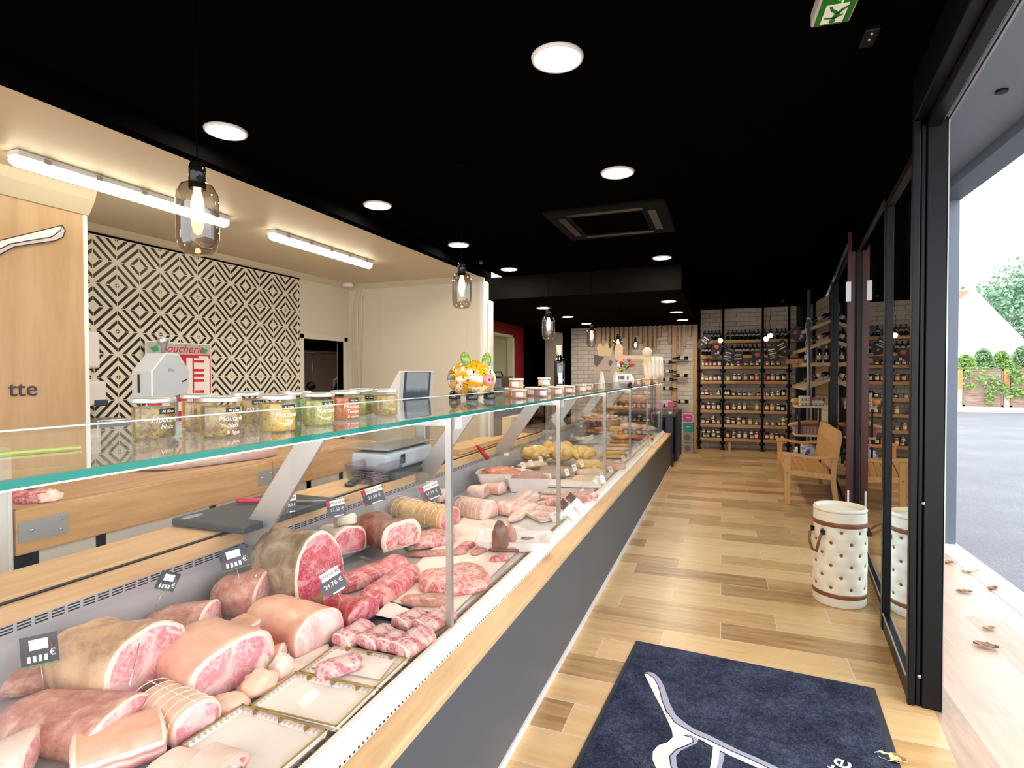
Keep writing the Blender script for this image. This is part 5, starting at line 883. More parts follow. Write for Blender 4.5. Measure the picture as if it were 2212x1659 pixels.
def skinned(name, pts, edges, m, par):
    me = bpy.data.meshes.new(name); me.from_pydata([p[:3] for p in pts], edges, []); o = bpy.data.objects.new(name, me); COL.objects.link(o); o.parent = par; me.materials.append(m)
    k = o.modifiers.new('skin', 'SKIN'); k.use_smooth_shade = True
    for i, p in enumerate(pts): me.skin_vertices[0].data[i].radius = (p[3], p[4] if len(p) > 4 else p[3])
    me.skin_vertices[0].data[0].use_root = True; s = o.modifiers.new('soft', 'SUBSURF'); s.levels = s.render_levels = 2; return o
P_ = [(0, 0, .95, .15, .11), (.05, 0, 1.15, .15, .11), (.14, 0, 1.36, .18, .11), (.20, 0, 1.43, .06), (.23, 0, 1.48, .05), (.15, .19, 1.37, .06), (.22, .24, 1.14, .045), (.36, .16, 1.02, .036), (.43, .14, 1.0, .03), (.15, -.19, 1.37, .06), (.22, -.24, 1.14, .045), (.36, -.16, 1.02, .036), (.43, -.14, 1.0, .03), (0, .10, .88, .09), (.02, .10, .48, .065), (0, .10, .06, .045), (.1, .10, .03, .035), (0, -.10, .88, .09), (.02, -.10, .48, .065), (0, -.10, .06, .045), (.1, -.10, .03, .035)]
skinned('body', P_, [(0, 1), (1, 2), (2, 3), (3, 4), (2, 5), (5, 6), (6, 7), (7, 8), (2, 9), (9, 10), (10, 11), (11, 12), (0, 13), (13, 14), (14, 15), (15, 16), (0, 17), (17, 18), (18, 19), (19, 20)], SHIRT, pe)
hd = obj('head', B().ball((0, 0, 0), (.095, .075, .115), 0, 24, 18).ball((.098, 0, -.02), (.018, .014, .022), 0, 10, 8).ball((.085, 0, -.065), (.012, .026, .007), 0, 10, 6).ball((0, .078, -.01), (.02, .008, .03), 0, 10, 8).ball((0, -.078, -.01), (.02, .008, .03), 0, 10, 8).ball((.086, .03, .005), .009, 0, 8, 6).ball((.086, -.03, .005), .009, 0, 8, 6).cyl((-.03, 0, -.08), (-.05, 0, -.18), .05, .06), SKN, pe, loc=(.28, 0, 1.60), rot=(0, rad(30), 0))
obj('hair', B().ball((-.018, 0, .022), (.098, .082, .112), 0, 24, 18), HAIR, pe, loc=(.28, 0, 1.60), rot=(0, rad(18), 0))
obj('strap', B().tube([(.02, .13, 1.20), (.03, .12, 1.42), (.14, .11, 1.485), (.26, .11, 1.44)], .014, 8), INKW, pe)
# ------------------------------------------------------------------ far left recess
for k, (z, l) in enumerate(((1.18, 'white shelf board, lowest in the red framed recess'), (1.58, 'white shelf board in the middle of the red framed recess'), (1.95, 'white shelf board under the yellow tins in the recess'), (2.20, 'white shelf board at the top of the recess'))): tag(obj('recess_shelf', B().box((-4.65, 8.45, z), (-4.25, 10.1, z+.025)), WHITE), l, 'shelf')
for k, (y, z, l) in enumerate(((9.45, 1.976, 'yellow square tin standing in the recess, nearer the white wall'), (9.75, 1.976, 'yellow square tin standing in the recess, nearer the red wall'))):
    t = T('yellow_tin', l, 'tin', (-4.42, y, z)); obj('tin', B().box((-.12, -.14, 0), (.12, .14, .20)), mat('mustard_tin', 'b58f1a', .35), t, bevel=.006); obj('tin_lid', B().box((-.125, -.145, .17), (.125, .145, .215)), mat('tin_brown', '3f2f16', .4), t, bevel=.006); obj('tin_print', B().bc((.122, 0, .09), (.003, .12, .03)), INKW, t)
bk = T('woven_basket', 'dark woven basket with a handle standing behind the pig money box', 'basket', (-3.3, 8.1, 1.305)); obj('basket', B().box((-.15, -.25, 0), (.15, .25, .16)), mat('basket_weave', '3a2a24', .7, var=.5, vs=60, bump=.6), bk, bevel=.01); obj('handle', B().tube([(0, -.2, .16), (0, -.1, .23), (0, .1, .23), (0, .2, .16)], .012, 8), mat('basket_weave', '3a2a24', .7), bk)
tag(obj('grey_box', B().box((-.15, -.3, 0), (.15, .3, .13)), mat('box_grey', '77777c', .5), loc=(-3.2, 7.3, 1.305)), 'low grey box beside the dark woven basket behind the counter', 'box')
# ------------------------------------------------------------------ slatted wine wall
SLY = 11.93
sls = T('slat_screen', 'screen of pale wooden slats of uneven length fixed on the white brick wall', 'screen')
def slat(px, yb, w=.055, l='', full=False):
    a = aty(px, 705, SLY-.03); zb = 0 if full else aty(px, yb, SLY-.03).z
    obj('slat', B().box((-w/2, -.035, zb), (w/2, .065, 2.5)), PINE, sls, loc=(a.x, SLY, 0), bevel=.002)
SC = lambda c: (1220+c[0]/7.373, 660+c[1]/7.373)
SLATS = [(545, 0), (620, 540), (690, 740), (763, 680), (833, 0), (905, 500), (985, 800), (1055, 670), (1140, 480), (1210, 600), (1290, 840), (1362, 660), (1437, 735), (1515, 500), (1605, 400), (1672, 595), (1745, 0), (1830, 785), (1905, 650), (1993, 490), (2075, 0)]
NUM = ORD+['thirteenth', 'fourteenth', 'fifteenth', 'sixteenth', 'seventeenth', 'eighteenth', 'nineteenth', 'twentieth', 'last']
for k, (x, yb) in enumerate(SLATS):
    f = yb == 0; p = SC((x, yb)); ln = 'full height' if f else ('long hanging' if yb > 700 else 'short hanging' if yb < 520 else 'medium hanging')
    slat(p[0], p[1], .085 if f else .052, f'{ln} wooden slat on the white brick wall, {NUM[k]} counted from the plain brick end', f)
WL = [mat('wine_label_white', 'c6c4ca', .5), mat('wine_label_cream', 'd9cfa8', .5)]
WB = [(1105, 1475, 185, 0, 'under the longest short slat, beside the thick slat'), (1020, 660, 315, 0, 'nearest the sausages, highest one'), (360, 605, 465, 0, 'with the grey label beside the hanging sausages'), (1020, 680, 585, 1, 'with the yellow label beside the thick slat'), (360, 600, 725, 0, 'half hidden behind the small jars'), (1105, 1460, 710, 1, 'with the cream label beyond the thick slat'), (1020, 690, 830, 0, 'behind the end of the glass shelf'), (1020, 690, 1095, 0, 'seen through the end glass below the shelf'), (1105, 1490, 1490, 0, 'lowest one beyond the thick slat'), (1020, 690, 1605, 0, 'lowest one behind the counter glass')]
for nx, bx_, y, li, l in WB:
    a = aty(1380+nx/13.825, 760+y/13.825, SLY-.06); c = aty(1380+bx_/13.825, 760+y/13.825, SLY-.06); s = -1 if c.x > a.x else 1
    t = T('wine_bottle', 'wine bottle lying in the slatted wall, '+l, 'bottle', (c.x, SLY-.075, c.z), rot=(0, rad(90*s), 0), group='wine bottles in the slatted wall')
    obj('bottle', bottle(B(), 1.0), BOT, t); obj('label', B().lathe([(.0382, .075), (.0382, .155)], 20), WL[li], t)
# ------------------------------------------------------------------ shelving rack on the back wall
rk = T('shelving_rack', 'tall rack of pale wooden shelves on black pipe uprights along the far brick wall', 'shelving', (0, 0, 0)); RY = 11.66
UX = [-.435, .005, .715, 1.17]; SHZ = [2.155, 1.86, 1.647, 1.357, 1.066, .783, .503, .232]; SHELF = wood('rack_shelf', 'b0875a', 'c9a276', 0, 1, .6)
for x in UX:
    u = obj('upright', B().cyl((x, RY+.03, 0), (x, RY+.03, 2.8), .021, n=14), BLKF, rk)
    obj('foot', B().lathe([(.05, 0), (.05, .012), (.028, .02), (.026, .05)], 18, c=(x, RY+.03, 0)), BLKF, u)
    for z in SHZ[2:]: obj('fitting', B().cyl((x, RY+.03, z-.13), (x, RY+.03, z-.06), .032, n=12).cyl((x-.05, RY+.03, z-.095), (x+.05, RY+.03, z-.095), .022, n=10).cyl((x, RY, z-.095), (x, 11.98, z-.095), .02, n=10), BLKF, u)
for i, z in enumerate(SHZ):
    for a, c in zip(UX, UX[1:]): obj('shelf', B().box((a+.024, RY, z-.058), (c-.024, 11.98, z)), SHELF, rk, bevel=.003)
for i, z in enumerate(SHZ[:2]): obj('shelf', B().box((1.19, RY, z-.058), (1.33, 11.98, z)), SHELF, rk, bevel=.003)
tag(obj('wooden_prop', B().box((-.025, -.03, 0), (.025, .03, .17)), PINE, loc=(.13, 11.5, 0)), 'short pale wooden prop standing on the floor under the lowest rack shelf', 'prop')
# jars on the rack
JL = {k: mat('rack_'+k, h, .2, coat=.5, var=.15, vs=40) for k, h in dict(d='2a201a', g='5f6638', r='8f2a1c', o='a8622c', y='b8923c', b='4f6f88', k='151316', w='8a8078').items()}
GLID = mat('gold_lid', 'd9c9a0', .25, .8); DLID = mat('dark_lid', '1c1a1a', .35); LWH = mat('rack_label', 'e6e2dc', .5)
CN = dict(d='dark brown', g='green', r='red', o='orange', y='yellow', b='blue', k='black', w='pale grey'); BAY = ['first', 'middle', 'last']; SHN = ['highest jar', 'second jar', 'third jar', 'fourth jar', 'fifth jar', 'lowest jar']
CACHE = {}
def rackjar(label, x, z, h, c, kind='jar'):
    key = (h, c, kind)
    if key in CACHE: dup(CACHE[key], (x, RY+.07, z), rnd.uniform(-.4, .4), label); return
    r = .044 if h > .07 else .038
    t = T('preserve_jar' if kind == 'jar' else 'sauce_bottle', label, 'jar' if kind == 'jar' else 'bottle', (x, RY+.07, z), group='jars and bottles on the far rack')
    if kind == 'jar':
        obj('jar', B().lathe([(r*.9, 0), (r, .006), (r, h*.78), (r*.9, h*.84)], 16), JL[c], t); obj('lid', B().lathe([(r*.92, h*.84), (r*.95, h*.86), (r*.95, h*.98), (0, h)], 16), DLID if c in 'rbk' and h > .1 else GLID, t)
        obj('label', patch(r*1.01, -.75, .75, h*.18, h*.62), LWH, t)
    else:
        obj('bottle', B().lathe([(.022, 0), (.026, .006), (.026, h*.55), (.014, h*.72), (.012, h*.86)], 14), JL[c], t); obj('cap', B().lathe([(.014, h*.86), (.015, h*.99), (0, h)], 14), LIDM, t); obj('label', patch(.0265, -.9, .9, h*.12, h*.42), LWH, t)
    CACHE[key] = t
RJ = [  # per jar shelf: (crop x, height, colour, stacked?)
 [[(92, .165, 'y', 'b'), (133, .165, 'r', 'b'), (175, .165, 'o', 'b'), (222, .115, 'r'), (272, .115, 'b')], [(362, .085, 'k'), (410, .05, 'w'), (480, .06, 'k'), (560, .085, 'd'), (623, .085, 'd'), (686, .085, 'd')], [(793, .09, 'o'), (847, .09, 'd'), (910, .09, 'k')]],
 [[(90, .13, 'y'), (133, .10, 'd'), (180, .11, 'w'), (226, .12, 'r'), (272, .12, 'b')], [(368, .11, 'y'), (440, .14, 'd'), (487, .14, 'd'), (555, .14, 'w'), (622, .14, 'r'), (680, .14, 'o')], [(797, .14, 'r'), (852, .14, 'o'), (908, .14, 'd'), (968, .14, 'k')]],
 [[(90, .10, 'r'), (134, .12, 'd'), (187, .05, 'b'), (266, .09, 'd')], [(345, .12, 'k'), (372, .12, 'k'), (428, .08, 'd'), (485, .08, 'd'), (543, .08, 'd'), (603, .08, 'w'), (687, .08, 'd')], [(793, .08, 'r'), (850, .07, 'w'), (912, .10, 'k'), (966, .13, 'k')]],
 [[(100, .14, 'r'), (158, .14, 'd'), (213, .14, 'g'), (265, .15, 'k')], [(367, .14, 'r'), (433, .11, 'g'), (493, .14, 'g'), (551, .14, 'w'), (683, .14, 'y')], [(790, .14, 'r'), (846, .14, 'y'), (917, .14, 'd'), (965, .12, 'k')]],
 [[(97, .11, 'r'), (150, .09, 'd'), (209, .08, 'd', 's'), (265, .08, 'k')], [(370, .14, 'g'), (427, .12, 'd'), (485, .08, 'g', 's'), (543, .14, 'r'), (612, .13, 'y'), (680, .07, 'w')], [(791, .07, 'w'), (856, .07, 'o'), (919, .08, 'd'), (971, .08, 'y', 's')]],
 [[(107, .08, 'd', 's'), (155, .08, 'k', 's'), (211, .14, 'g'), (263, .08, 'k', 's')], [(365, .14, 'r'), (428, .08, 'd', 's'), (494, .14, 'g'), (557, .14, 'w'), (624, .08, 'd', 's'), (682, .14, 'o')], [(791, .13, 'r'), (845, .13, 'y'), (900, .13, 'd'), (964, .11, 'r')]]]
for si, bays in enumerate(RJ):
    for bi, js in enumerate(bays):
        for ji, j in enumerate(js):
            x = aty(1500+j[0]/5.026, 820, RY+.07).x; z = SHZ[si+2]; k = 'bottle' if 'b' in j[3:] else 'jar'
            base = f'{CN[j[2]]} {"sauce bottle" if k == "bottle" else "preserve jar"}, {ORD[ji]} in {BAY[bi]} bay, {SHN[si]} shelf, far rack'
            rackjar(base, x, z, j[1], j[2], k)
            if 's' in j[3:]: rackjar(base.replace(',', ' stacked on another,', 1), x, z+j[1]+.001, j[1], j[2])
PL = None
def lying(label, loc, rot, cap=None):
    t = T('wine_bottle', label, 'bottle', loc, rot=rot, group='wine bottles on the far racks'); obj('bottle', bottle(B(), .95), BOT, t); obj('label', B().lathe([(.0364, .05), (.0364, .12)], 16), WL[0], t)
    if cap: obj('capsule', B().lathe([(.016, .225), (.0162, .288), (0, .289)], 12), cap, t)
    return t
w0 = None
for row, (z, xs) in enumerate(((SHZ[0], (110, 150, 187, 230, 270, 365, 416, 463, 510, 556, 605, 650, 698, 770, 840, 905, 960, 1000)), (SHZ[1], (95, 135, 180, 230, 282, 345, 410, 465, 500, 541, 585, 637, 685, 780, 850, 930, 990)))):
    for k, xx in enumerate(xs):
        x = aty(1500+xx/5.026, 750, RY+.06).x; l = f'leaning wine bottle on the {["top", "second"][row]} far rack shelf, {NUM[min(k, 19)]} from the slatted wall'
        if w0 is None: w0 = lying(l, (x, RY+.06, z+.028), (rad(-52), 0, 0))
        else: dup(w0, (x, RY+.06, z+.028), None, l)
# bunting in front of the rack
bu = T('bunting', 'string of black pennants with white writing hanging in front of the far rack', 'bunting', (0, 0, 0)); PEN = mat('pennant_black', '17161b', .6); PENB = mat('pennant_blue', '1d2c44', .5)
PN = [(105, 440, -38), (237, 535, -8), (362, 605, -10), (472, 628, 2), (682, 622, -3), (850, 572, 14), (957, 512, 28), (1120, 372, 32)]
pts = []
for i, (x, y, r) in enumerate(PN):
    yy = 11.35-.16*i*.9; p = aty(1500+x/5.026, 650+y/5.026, yy); m = Matrix.Rotation(rad(r), 4, 'Y'); tip = .17 if i in (0, 1, 6) else .12
    poly = [(-.085, .13), (.085, .13), (.085, -.1), (0, -tip if i in (0, 1, 5, 6, 7) else -.06), (-.085, -.1)]
    f = obj('pennant', B().prism(poly, -.001, .001, fn=lambda a, b, t: (a, t, b)), PENB if i == 7 else PEN, bu, loc=tuple(p), rot=(0, rad(-r), 0)); pts.append(tuple(p+V((sin(rad(-r))*.13, 0, .13*cos(rad(r))))))
    if i in (1, 4, 7): obj('print', crumple((0, -.003, .06), (.045, .002, .035), i, 12, 8, .4), mat('pennant_meat', 'b5464a', .5), f); obj('print', B().bc((.04, -.002, -.045), (.035, .001, .045)), WL[0], f)
    else:
        b = B()
        for k in range(3 if i in (0, 3, 6) else 5): b.bc((0, -.002, .07-k*.035), ((.11, .07, .12, .10, .12)[k], .001, (.022, .008, .02, .007, .007)[k]))
        obj('print', b, WL[0], f)
    obj('print', B().bc((.0, -.002, -.065), (.03, .001, .03)), mat('pennant_pink', 'c98a80', .5), f)
q = aty(1748, 705, 9.75); obj('cord', B().tube([tuple(aty(1508, 735, 11.5))]+pts+[tuple(q)], .003, 6), mat('grey_cord', '77746f', .6), bu)
for k, (x, z, l) in enumerate(((-.042, 2.085, 'bare glowing bulb on a brown cord, alone above the first pennants'), (.696, 2.095, 'bare glowing bulb on a brown cord, lower one of the pair by the third bay'), (.762, 2.15, 'bare glowing bulb on a brown cord, higher one of the pair by the third bay'))):
    t = T('bare_bulb', l, 'bulb', (x, 10.5, z)); obj('bulb', B().ball((0, 0, 0), .042, 0, 20, 14), emit('warm_globe', 'ffcf86', 9) if k == 0 else MATS['warm_globe'], t); obj('socket', B().lathe([(.02, .035), (.022, .05), (.022, .085), (.0, .09)], 14), CHR, t)
    obj('cord', B().tube([(0, 0, .085), (-.015, 0, .25), (.01, 0, .45), (.0, 0, 2.8-z)], .004, 6), mat('brown_cord', '3a1f16', .6), t)
# ------------------------------------------------------------------ rack and trolley on the right wall
rr = T('corner_rack', 'pale wooden wine shelves with tilted boards on the right brick wall', 'shelving', (0, 0, 0)); LAM = wood('pale_shelf', 'cdb592', 'e0cdb0', 0, 1)
RA, RB = 9.95, 11.6; XA, XB = 1.22, 1.60
for z, tl in ((2.28, 1), (1.98, 1), (1.67, 0), (1.36, 1)):
    dz = .15*tl; obj('shelf', B().prism([(XA, z-dz/2), (XB, z+dz/2), (XB, z+dz/2-.055), (XA, z-dz/2-.055)], RA, RB, fn=lambda a, b, t: (a, t, b)), LAM, rr, bevel=.002)
obj('upright', B().cyl((1.44, 10.6, 0), (1.44, 10.6, 2.8), .02, n=12), BLKF, rr); obj('upright', B().cyl((1.40, 11.5, 0), (1.40, 11.5, 2.8), .02, n=12), BLKF, rr)
k = 0
for z, nm in ((2.28, 'top'), (1.98, 'second'), (1.36, 'lowest')):
    for x in (1.34, 1.46):
        k += 1; t = dup(w0, (x-.10, 10.0+.14*(k % 2), z+.05+(x-1.41)*.39), None, f'wine bottle lying on the {nm} tilted board of the right wall rack, {["nearer the aisle", "nearer the wall"][x > 1.4]}'); t.rotation_euler = (0, rad(68), 0)
for k, (x, cap, l) in enumerate(((1.26, mat('yellow_capsule', 'd9b53a', .4), 'standing white wine bottle with a yellow capsule on the right wall rack'), (1.44, WL[0], 'standing wine bottle with a white capsule, middle of the right wall rack'), (1.54, WL[0], 'standing wine bottle with a white capsule nearest the brick on the right wall rack'))): lying(l, (x, 10.02, 1.671), (0, 0, 0), cap)
for k in range(3): tag(obj('biscuit_box', B().bc((0, 0, .04), (.10, .18, .08)), mat('biscuit_pack', 'b98a72', .5, var=.3, vs=30), loc=(1.10+.05*k, 10.9-.25*k, 1.671+.0)), f'small brown and white packet on the right wall rack, {ORD[k]} from the corner', 'packet', 'packets on the right wall rack')
pl = T('steel_pole', 'grey blue steel pole from ceiling to floor in front of the right wall rack', 'pole', (aty(1747, 700, 9.75).x, 9.75, 0)); obj('pole', B().cyl((0, 0, 0), (0, 0, 2.8), .026, n=20), mat('pole_steel', '7f93a8', .35, .4), pl); obj('collar', B().cyl((0, 0, 2.34), (0, 0, 2.37), .034, n=20), mat('pole_tie', 'd9dde2', .5), pl); obj('string', B().tube([(-.03, -.03, 2.35), (-.05, -.03, 2.2), (-.03, -.03, 2.05), (-.05, -.03, 1.95)], .004, 6), mat('pole_tie', 'd9dde2', .5), pl)
TY = 9.05; tx0, tx1 = aty(1719, 870, TY).x, aty(1784, 870, TY).x-.02
tr = T('display_trolley', 'pale wooden trolley with three boards on black metal legs carrying eggs and bread', 'trolley', (0, 0, 0))
for z in (1.03, .61, .17): obj('board', B().box((tx0, TY, z-.03), (tx1, TY+.4, z)), LAM, tr, bevel=.003)
for x in (tx0+.05, tx1-.05):
    for y in (TY+.03, TY+.37): obj('leg', B().box((x-.015, y-.015, 0), (x+.015, y+.015, 1.0)), BLKF, tr)
PULP = mat('egg_pulp', 'd6d0c2', .85, var=.06, vs=40)
def carton(label, x, y, z):
    t = T('egg_carton', label, 'egg carton', (x, y, z)); b = B().prism([(-.075, .035), (.075, .035), (.065, .07), (-.065, .07)], -.05, .05, fn=lambda a, b_, t_: (a, t_, b_))
    obj('lid', b, PULP, t, bevel=.006); b = B()
    for i in range(3):
        for j in (-1, 1): b.lathe([(.014, 0), (.022, .02), (.025, .034)], 12, c=(-.05+.05*i, j*.025, 0))
    obj('cups', b, PULP, t); return t
carton('egg carton on the trolley, lower one of the stacked pair', tx0+.12, TY+.08, 1.031); carton('egg carton on the trolley, upper one of the stacked pair', tx0+.12, TY+.08, 1.103); carton('single egg carton on the trolley beside the stacked pair', tx0+.30, TY+.10, 1.031)
STRIPE = N('striped_cloth'); v = STRIPE.co(); sp = STRIPE.a('SeparateXYZ'); STRIPE.t.links.new(v, sp.inputs[0]); STRIPE.base(STRIPE.mix(STRIPE.math('LESS_THAN', STRIPE.math('FRACT', STRIPE.math('MULTIPLY', sp.outputs[0], 22)), .35), hx('b08a8f'), hx('8a5f68'))).p(Roughness=.8)
def cloth_basket(label, x, y, z, lx, ly, h):
    t = T('cloth_basket', label, 'basket', (x, y, z)); obj('cloth', tubmesh(lx, ly, h, .008, .9), STRIPE.m, t); return t
cloth_basket('dusty pink striped cloth basket on the top of the trolley behind the eggs', (tx0+tx1)/2+.1, TY+.3, 1.031, .26, .16, .11); cloth_basket('dusty pink striped cloth basket with baguettes on the middle board of the trolley', (tx0+tx1)/2, TY+.2, .611, .40, .30, .12)
CRUST = skinmat('bread_crust', 'b98650', 'd2a468', 'e6c494', 2, .6)
for k in range(2): tag(obj('baguette', B().tube([(-.24, 0, 0), (-.2, 0, .004), (0, .01, .012), (.2, 0, .004), (.24, 0, 0)], [.012, .03, .036, .03, .012], 12), CRUST, loc=((tx0+tx1)/2-.04+.09*k, TY+.13+.1*k, .76-.02*k), rot=(0, rad(-6), rad(12-30*k))), ['baguette on the striped basket, the plumper one towards the aisle', 'baguette on the striped basket, the thinner one towards the window'][k], 'bread', 'baguettes on the trolley')
tag(obj('round_loaf', crumple((0, 0, 0), (.07, .06, .045), 4, amp=.1), CRUST, loc=(tx0+.02, TY+.2, 1.09)), 'small round loaf on the top of the trolley beside the egg cartons', 'bread')
tag(obj('shopping_bag', crumple((0, 0, .13), (.20, .15, .15), 9, 30, 20, .35, 2.6), skinmat('bag_film', '1f55a8', 'e4e6ea', 'd3d8de', 1.0, .3, (.40, .46, .6), 1.0), loc=((tx0+tx1)/2, TY+.18, .172)), 'crumpled blue and white plastic bag on the lowest board of the trolley', 'bag')
for k in range(2): rackjar(f'preserve jar on the middle board of the trolley behind the baguettes, {["nearer the aisle", "nearer the window"][k]}', tx0+.16+.16*k, .615, .14, 'b' if k else 'w')
for c in list(CACHE.values()): pass
# ------------------------------------------------------------------ bench
bn = T('wooden_bench', 'light wooden garden bench with arms and a curved back beside the shop window', 'bench', (.70, 7.06, 0), rad(-2)); BW = wood('bench_wood', 'bd8a52', 'd6a66c', 2, 1); BWH = wood('bench_wood_long', 'bd8a52', 'd6a66c', 1, 1)
Lb = 1.50
for y in (0, Lb):
    obj('leg', B().prism([(-.03, 0), (.028, 0), (.035, .56), (-.035, .56)], y-.022, y+.022, fn=lambda a, b, t: (a, t, b)), BW, bn, bevel=.004)
    obj('leg', B().prism([(.47, 0), (.525, 0), (.485, .3), (.49, .45), (.545, .80), (.53, .845), (.49, .845), (.435, .45), (.43, .3)], y-.022, y+.022, fn=lambda a, b, t: (a, t, b)), BW, bn, bevel=.005)
    obj('armrest', B().prism([(-.05, .555), (-.05, .60), (.05, .595), (.25, .565), (.49, .585), (.49, .55), (.25, .53), (.06, .56)], y-.035, y+.035, fn=lambda a, b, t: (a, t, b)), BW, bn, bevel=.006)
    obj('side_rail', B().prism([(.02, .34), (.45, .31), (.45, .37), (.02, .40)], y-.016, y+.016, fn=lambda a, b, t: (a, t, b)), BW, bn, bevel=.003); obj('peg', B().cyl((.0, y-.024, .36), (.0, y-.02, .36), .01, n=10), mat('peg_brown', '7a5a36', .5), bn)
obj('front_rail', B().box((-.015, 0, .33), (.015, Lb, .40)), BWH, bn, bevel=.004)
for k in range(7): obj('seat_slat', B().beam((.0+k*.066, 0.02, .405-k*.006), (.0+k*.066, Lb-.02, .405-k*.006), .058, .018, up=(0, 0, 1)), BWH, bn, bevel=.003)
obj('back_rail', B().prism([(.475, .70), (.53, .85), (.545, .85), (.51, .70)], .02, Lb-.02, fn=lambda a, b, t: (a, t, b)), BWH, bn, bevel=.004); obj('back_rail', B().box((.435, .02, .42), (.465, Lb-.02, .50)), BWH, bn, bevel=.004)
for k in range(17): y = .05+k*(Lb-.1)/16; obj('back_slat', B().prism([(.44, .48), (.485, .73), (.50, .73), (.455, .48)], y-.034, y+.034, fn=lambda a, b, t: (a, t, b)), BW, bn)
# ------------------------------------------------------------------ tufted umbrella stand
us = T('umbrella_stand', 'cream tufted round umbrella stand with brown leather bands and handles', 'umbrella stand', (.725, 4.17, 0), rad(8)); CRM = mat('cream_leather', 'e2d6c2', .5, var=.04, vs=10, bump=.15); LEA = mat('brown_leather', '7a4522', .4, var=.15, vs=25)
Hh, Rr = .605, .158
btn = []
for i in range(6):
    for j in range(8): btn.append((2*pi*(j+.5*(i % 2))/8+.15, .125+.072*i))
def prof(z):
    return Rr*(1-.03*(abs(z/Hh-.5)*2)**2)
n, m = 96, 56; vs = []; fs = []
for i in range(m+1):
    z = .012+(Hh-.012)*i/m
    for j in range(n):
        a = 2*pi*j/n; r = prof(z)
        for ba, bz in btn:
            da = (a-ba+pi) % (2*pi)-pi; d2 = (da*Rr)**2+(z-bz)**2; r -= .012*math.exp(-d2/.0005)
        vs.append((r*cos(a), r*sin(a), z))
for i in range(m):
    for j in range(n): fs.append((i*n+j, i*n+(j+1) % n, (i+1)*n+(j+1) % n, (i+1)*n+j))
obj('body', B().add(vs, fs, 0, True).lathe([(Rr*.97, Hh), (Rr*.99, Hh+.012), (Rr*.94, Hh+.026), (Rr*.86, Hh+.022), (Rr*.84, Hh), (Rr*.83, .05), (0, .05)], 60).lathe([(Rr*.93, 0), (Rr*.97, .012)], 60), CRM, us)
for z, h in ((.075, .028), (.53, .03)): obj('leather_band', B().lathe([(prof(z)+.001, z-h/2), (prof(z)+.003, z-h/2+.003), (prof(z)+.003, z+h/2-.003), (prof(z)+.001, z+h/2)], 60), LEA, us)
for ba, bz in btn:
    if .1 < bz < .51: obj('button', B().ball((0, 0, 0), (.006, .011, .011), 0, 12, 8), LEA, us, loc=((prof(bz)-.010)*cos(ba), (prof(bz)-.010)*sin(ba), bz), rot=(0, 0, ba))
for a0, up in ((rad(200), 0), (rad(-12), 1)):
    m_ = Matrix.Rotation(a0, 4, 'Z'); P = [(.155, -.05, .47), (.175, -.05, .45), (.185, -.045, .40), (.18, -.02, .345), (.178, .02, .345), (.185, .045, .40), (.175, .05, .45), (.155, .05, .47)] if not up else [(.155, -.05, .47), (.18, -.05, .475), (.25, -.04, .52), (.28, .0, .56), (.27, .03, .555), (.20, .05, .50), (.155, .05, .46)]
    h_ = obj('handle', B().tube([tuple(m_ @ V(p)) for p in P], .0085, 10), LEA, us)
    for s in (-.05, .05): q = m_ @ V((.158, s, .475)); obj('buckle', B().bc(tuple(q), (.022, .022, .03)), CHR, h_)
# ------------------------------------------------------------------ door mat
MATM = N('mat_pile'); v = MATM.co(); f = MATM.noise(v, 160, 2, .7); f2 = MATM.noise(v, 5, 4); f3 = MATM.noise(v, 40, 3)
MATM.base(MATM.ramp(MATM.math('ADD', MATM.math('ADD', MATM.math('MULTIPLY', f, .45), MATM.math('MULTIPLY', f2, .35)), MATM.math('MULTIPLY', f3, .2)), [(.36, hx('1a1c2b')), (.5, hx('32374b')), (.66, hx('545a70'))])).p(Roughness=.95, Specular_IOR_Level=.1); MATM.bump(MATM.math('ADD', f, f3), .8, .006)
P0, P1, P3 = at(1374, 1382, .008), at(1890, 1485, .008), at(1225, 1659, .008); ma = atan2((P1-P0).y, (P1-P0).x); mw = (P1-P0).length; mh = 1.75
dm = T('door_mat', 'navy blue door mat with a white cleaver handle emblem on the plank floor', 'mat', (P0.x, P0.y, 0), ma)
obj('rubber_edge', B().box((0, -mh, .0005), (mw, 0, .005)), mat('rubber', '2a2d36', .7), dm, bevel=.002); obj('pile', B().box((.022, -mh+.02, .004), (mw-.03, -.016, .010)), MATM.m, dm, bevel=.003)
mi_ = dm.matrix_basis.inverted() if False else (Matrix.Translation((P0.x, P0.y, 0)) @ Matrix.Rotation(ma, 4, 'Z')).inverted()
def mp(c): q = mi_ @ at(1140+c[0]/3.867, 1230+c[1]/3.867, .011); return (q.x, q.y)
MW = mat('mat_white', 'e8e3dc', .95, var=.06, vs=120, bump=.5, spec=.1); ML = mat('mat_lilac', 'a5a4b8', .95, var=.06, vs=120, bump=.5, spec=.1); MD = mat('mat_line', '1d2036', .95, spec=.1)
LEFT = [(972, 872), (1000, 925), (1060, 1050), (1130, 1180), (1180, 1290), (1205, 1350), (1215, 1385), (1260, 1390), (1340, 1378), (1450, 1425), (1550, 1482), (1680, 1550), (1800, 1605), (1950, 1670), (2100, 1740)]
MID = [(972, 872), (1000, 872), (1050, 905), (1085, 960), (1105, 1020), (1120, 1090), (1160, 1185), (1230, 1280), (1280, 1310), (1400, 1380), (1520, 1430), (1640, 1490), (1800, 1560), (1960, 1635), (2120, 1715)]
RIGHT = [(980, 862), (1010, 856), (1055, 866), (1105, 912), (1140, 980), (1162, 1045), (1190, 1125), (1235, 1212), (1290, 1262), (1385, 1330), (1505, 1380), (1610, 1432), (1760, 1508), (1910, 1570), (2110, 1665)]
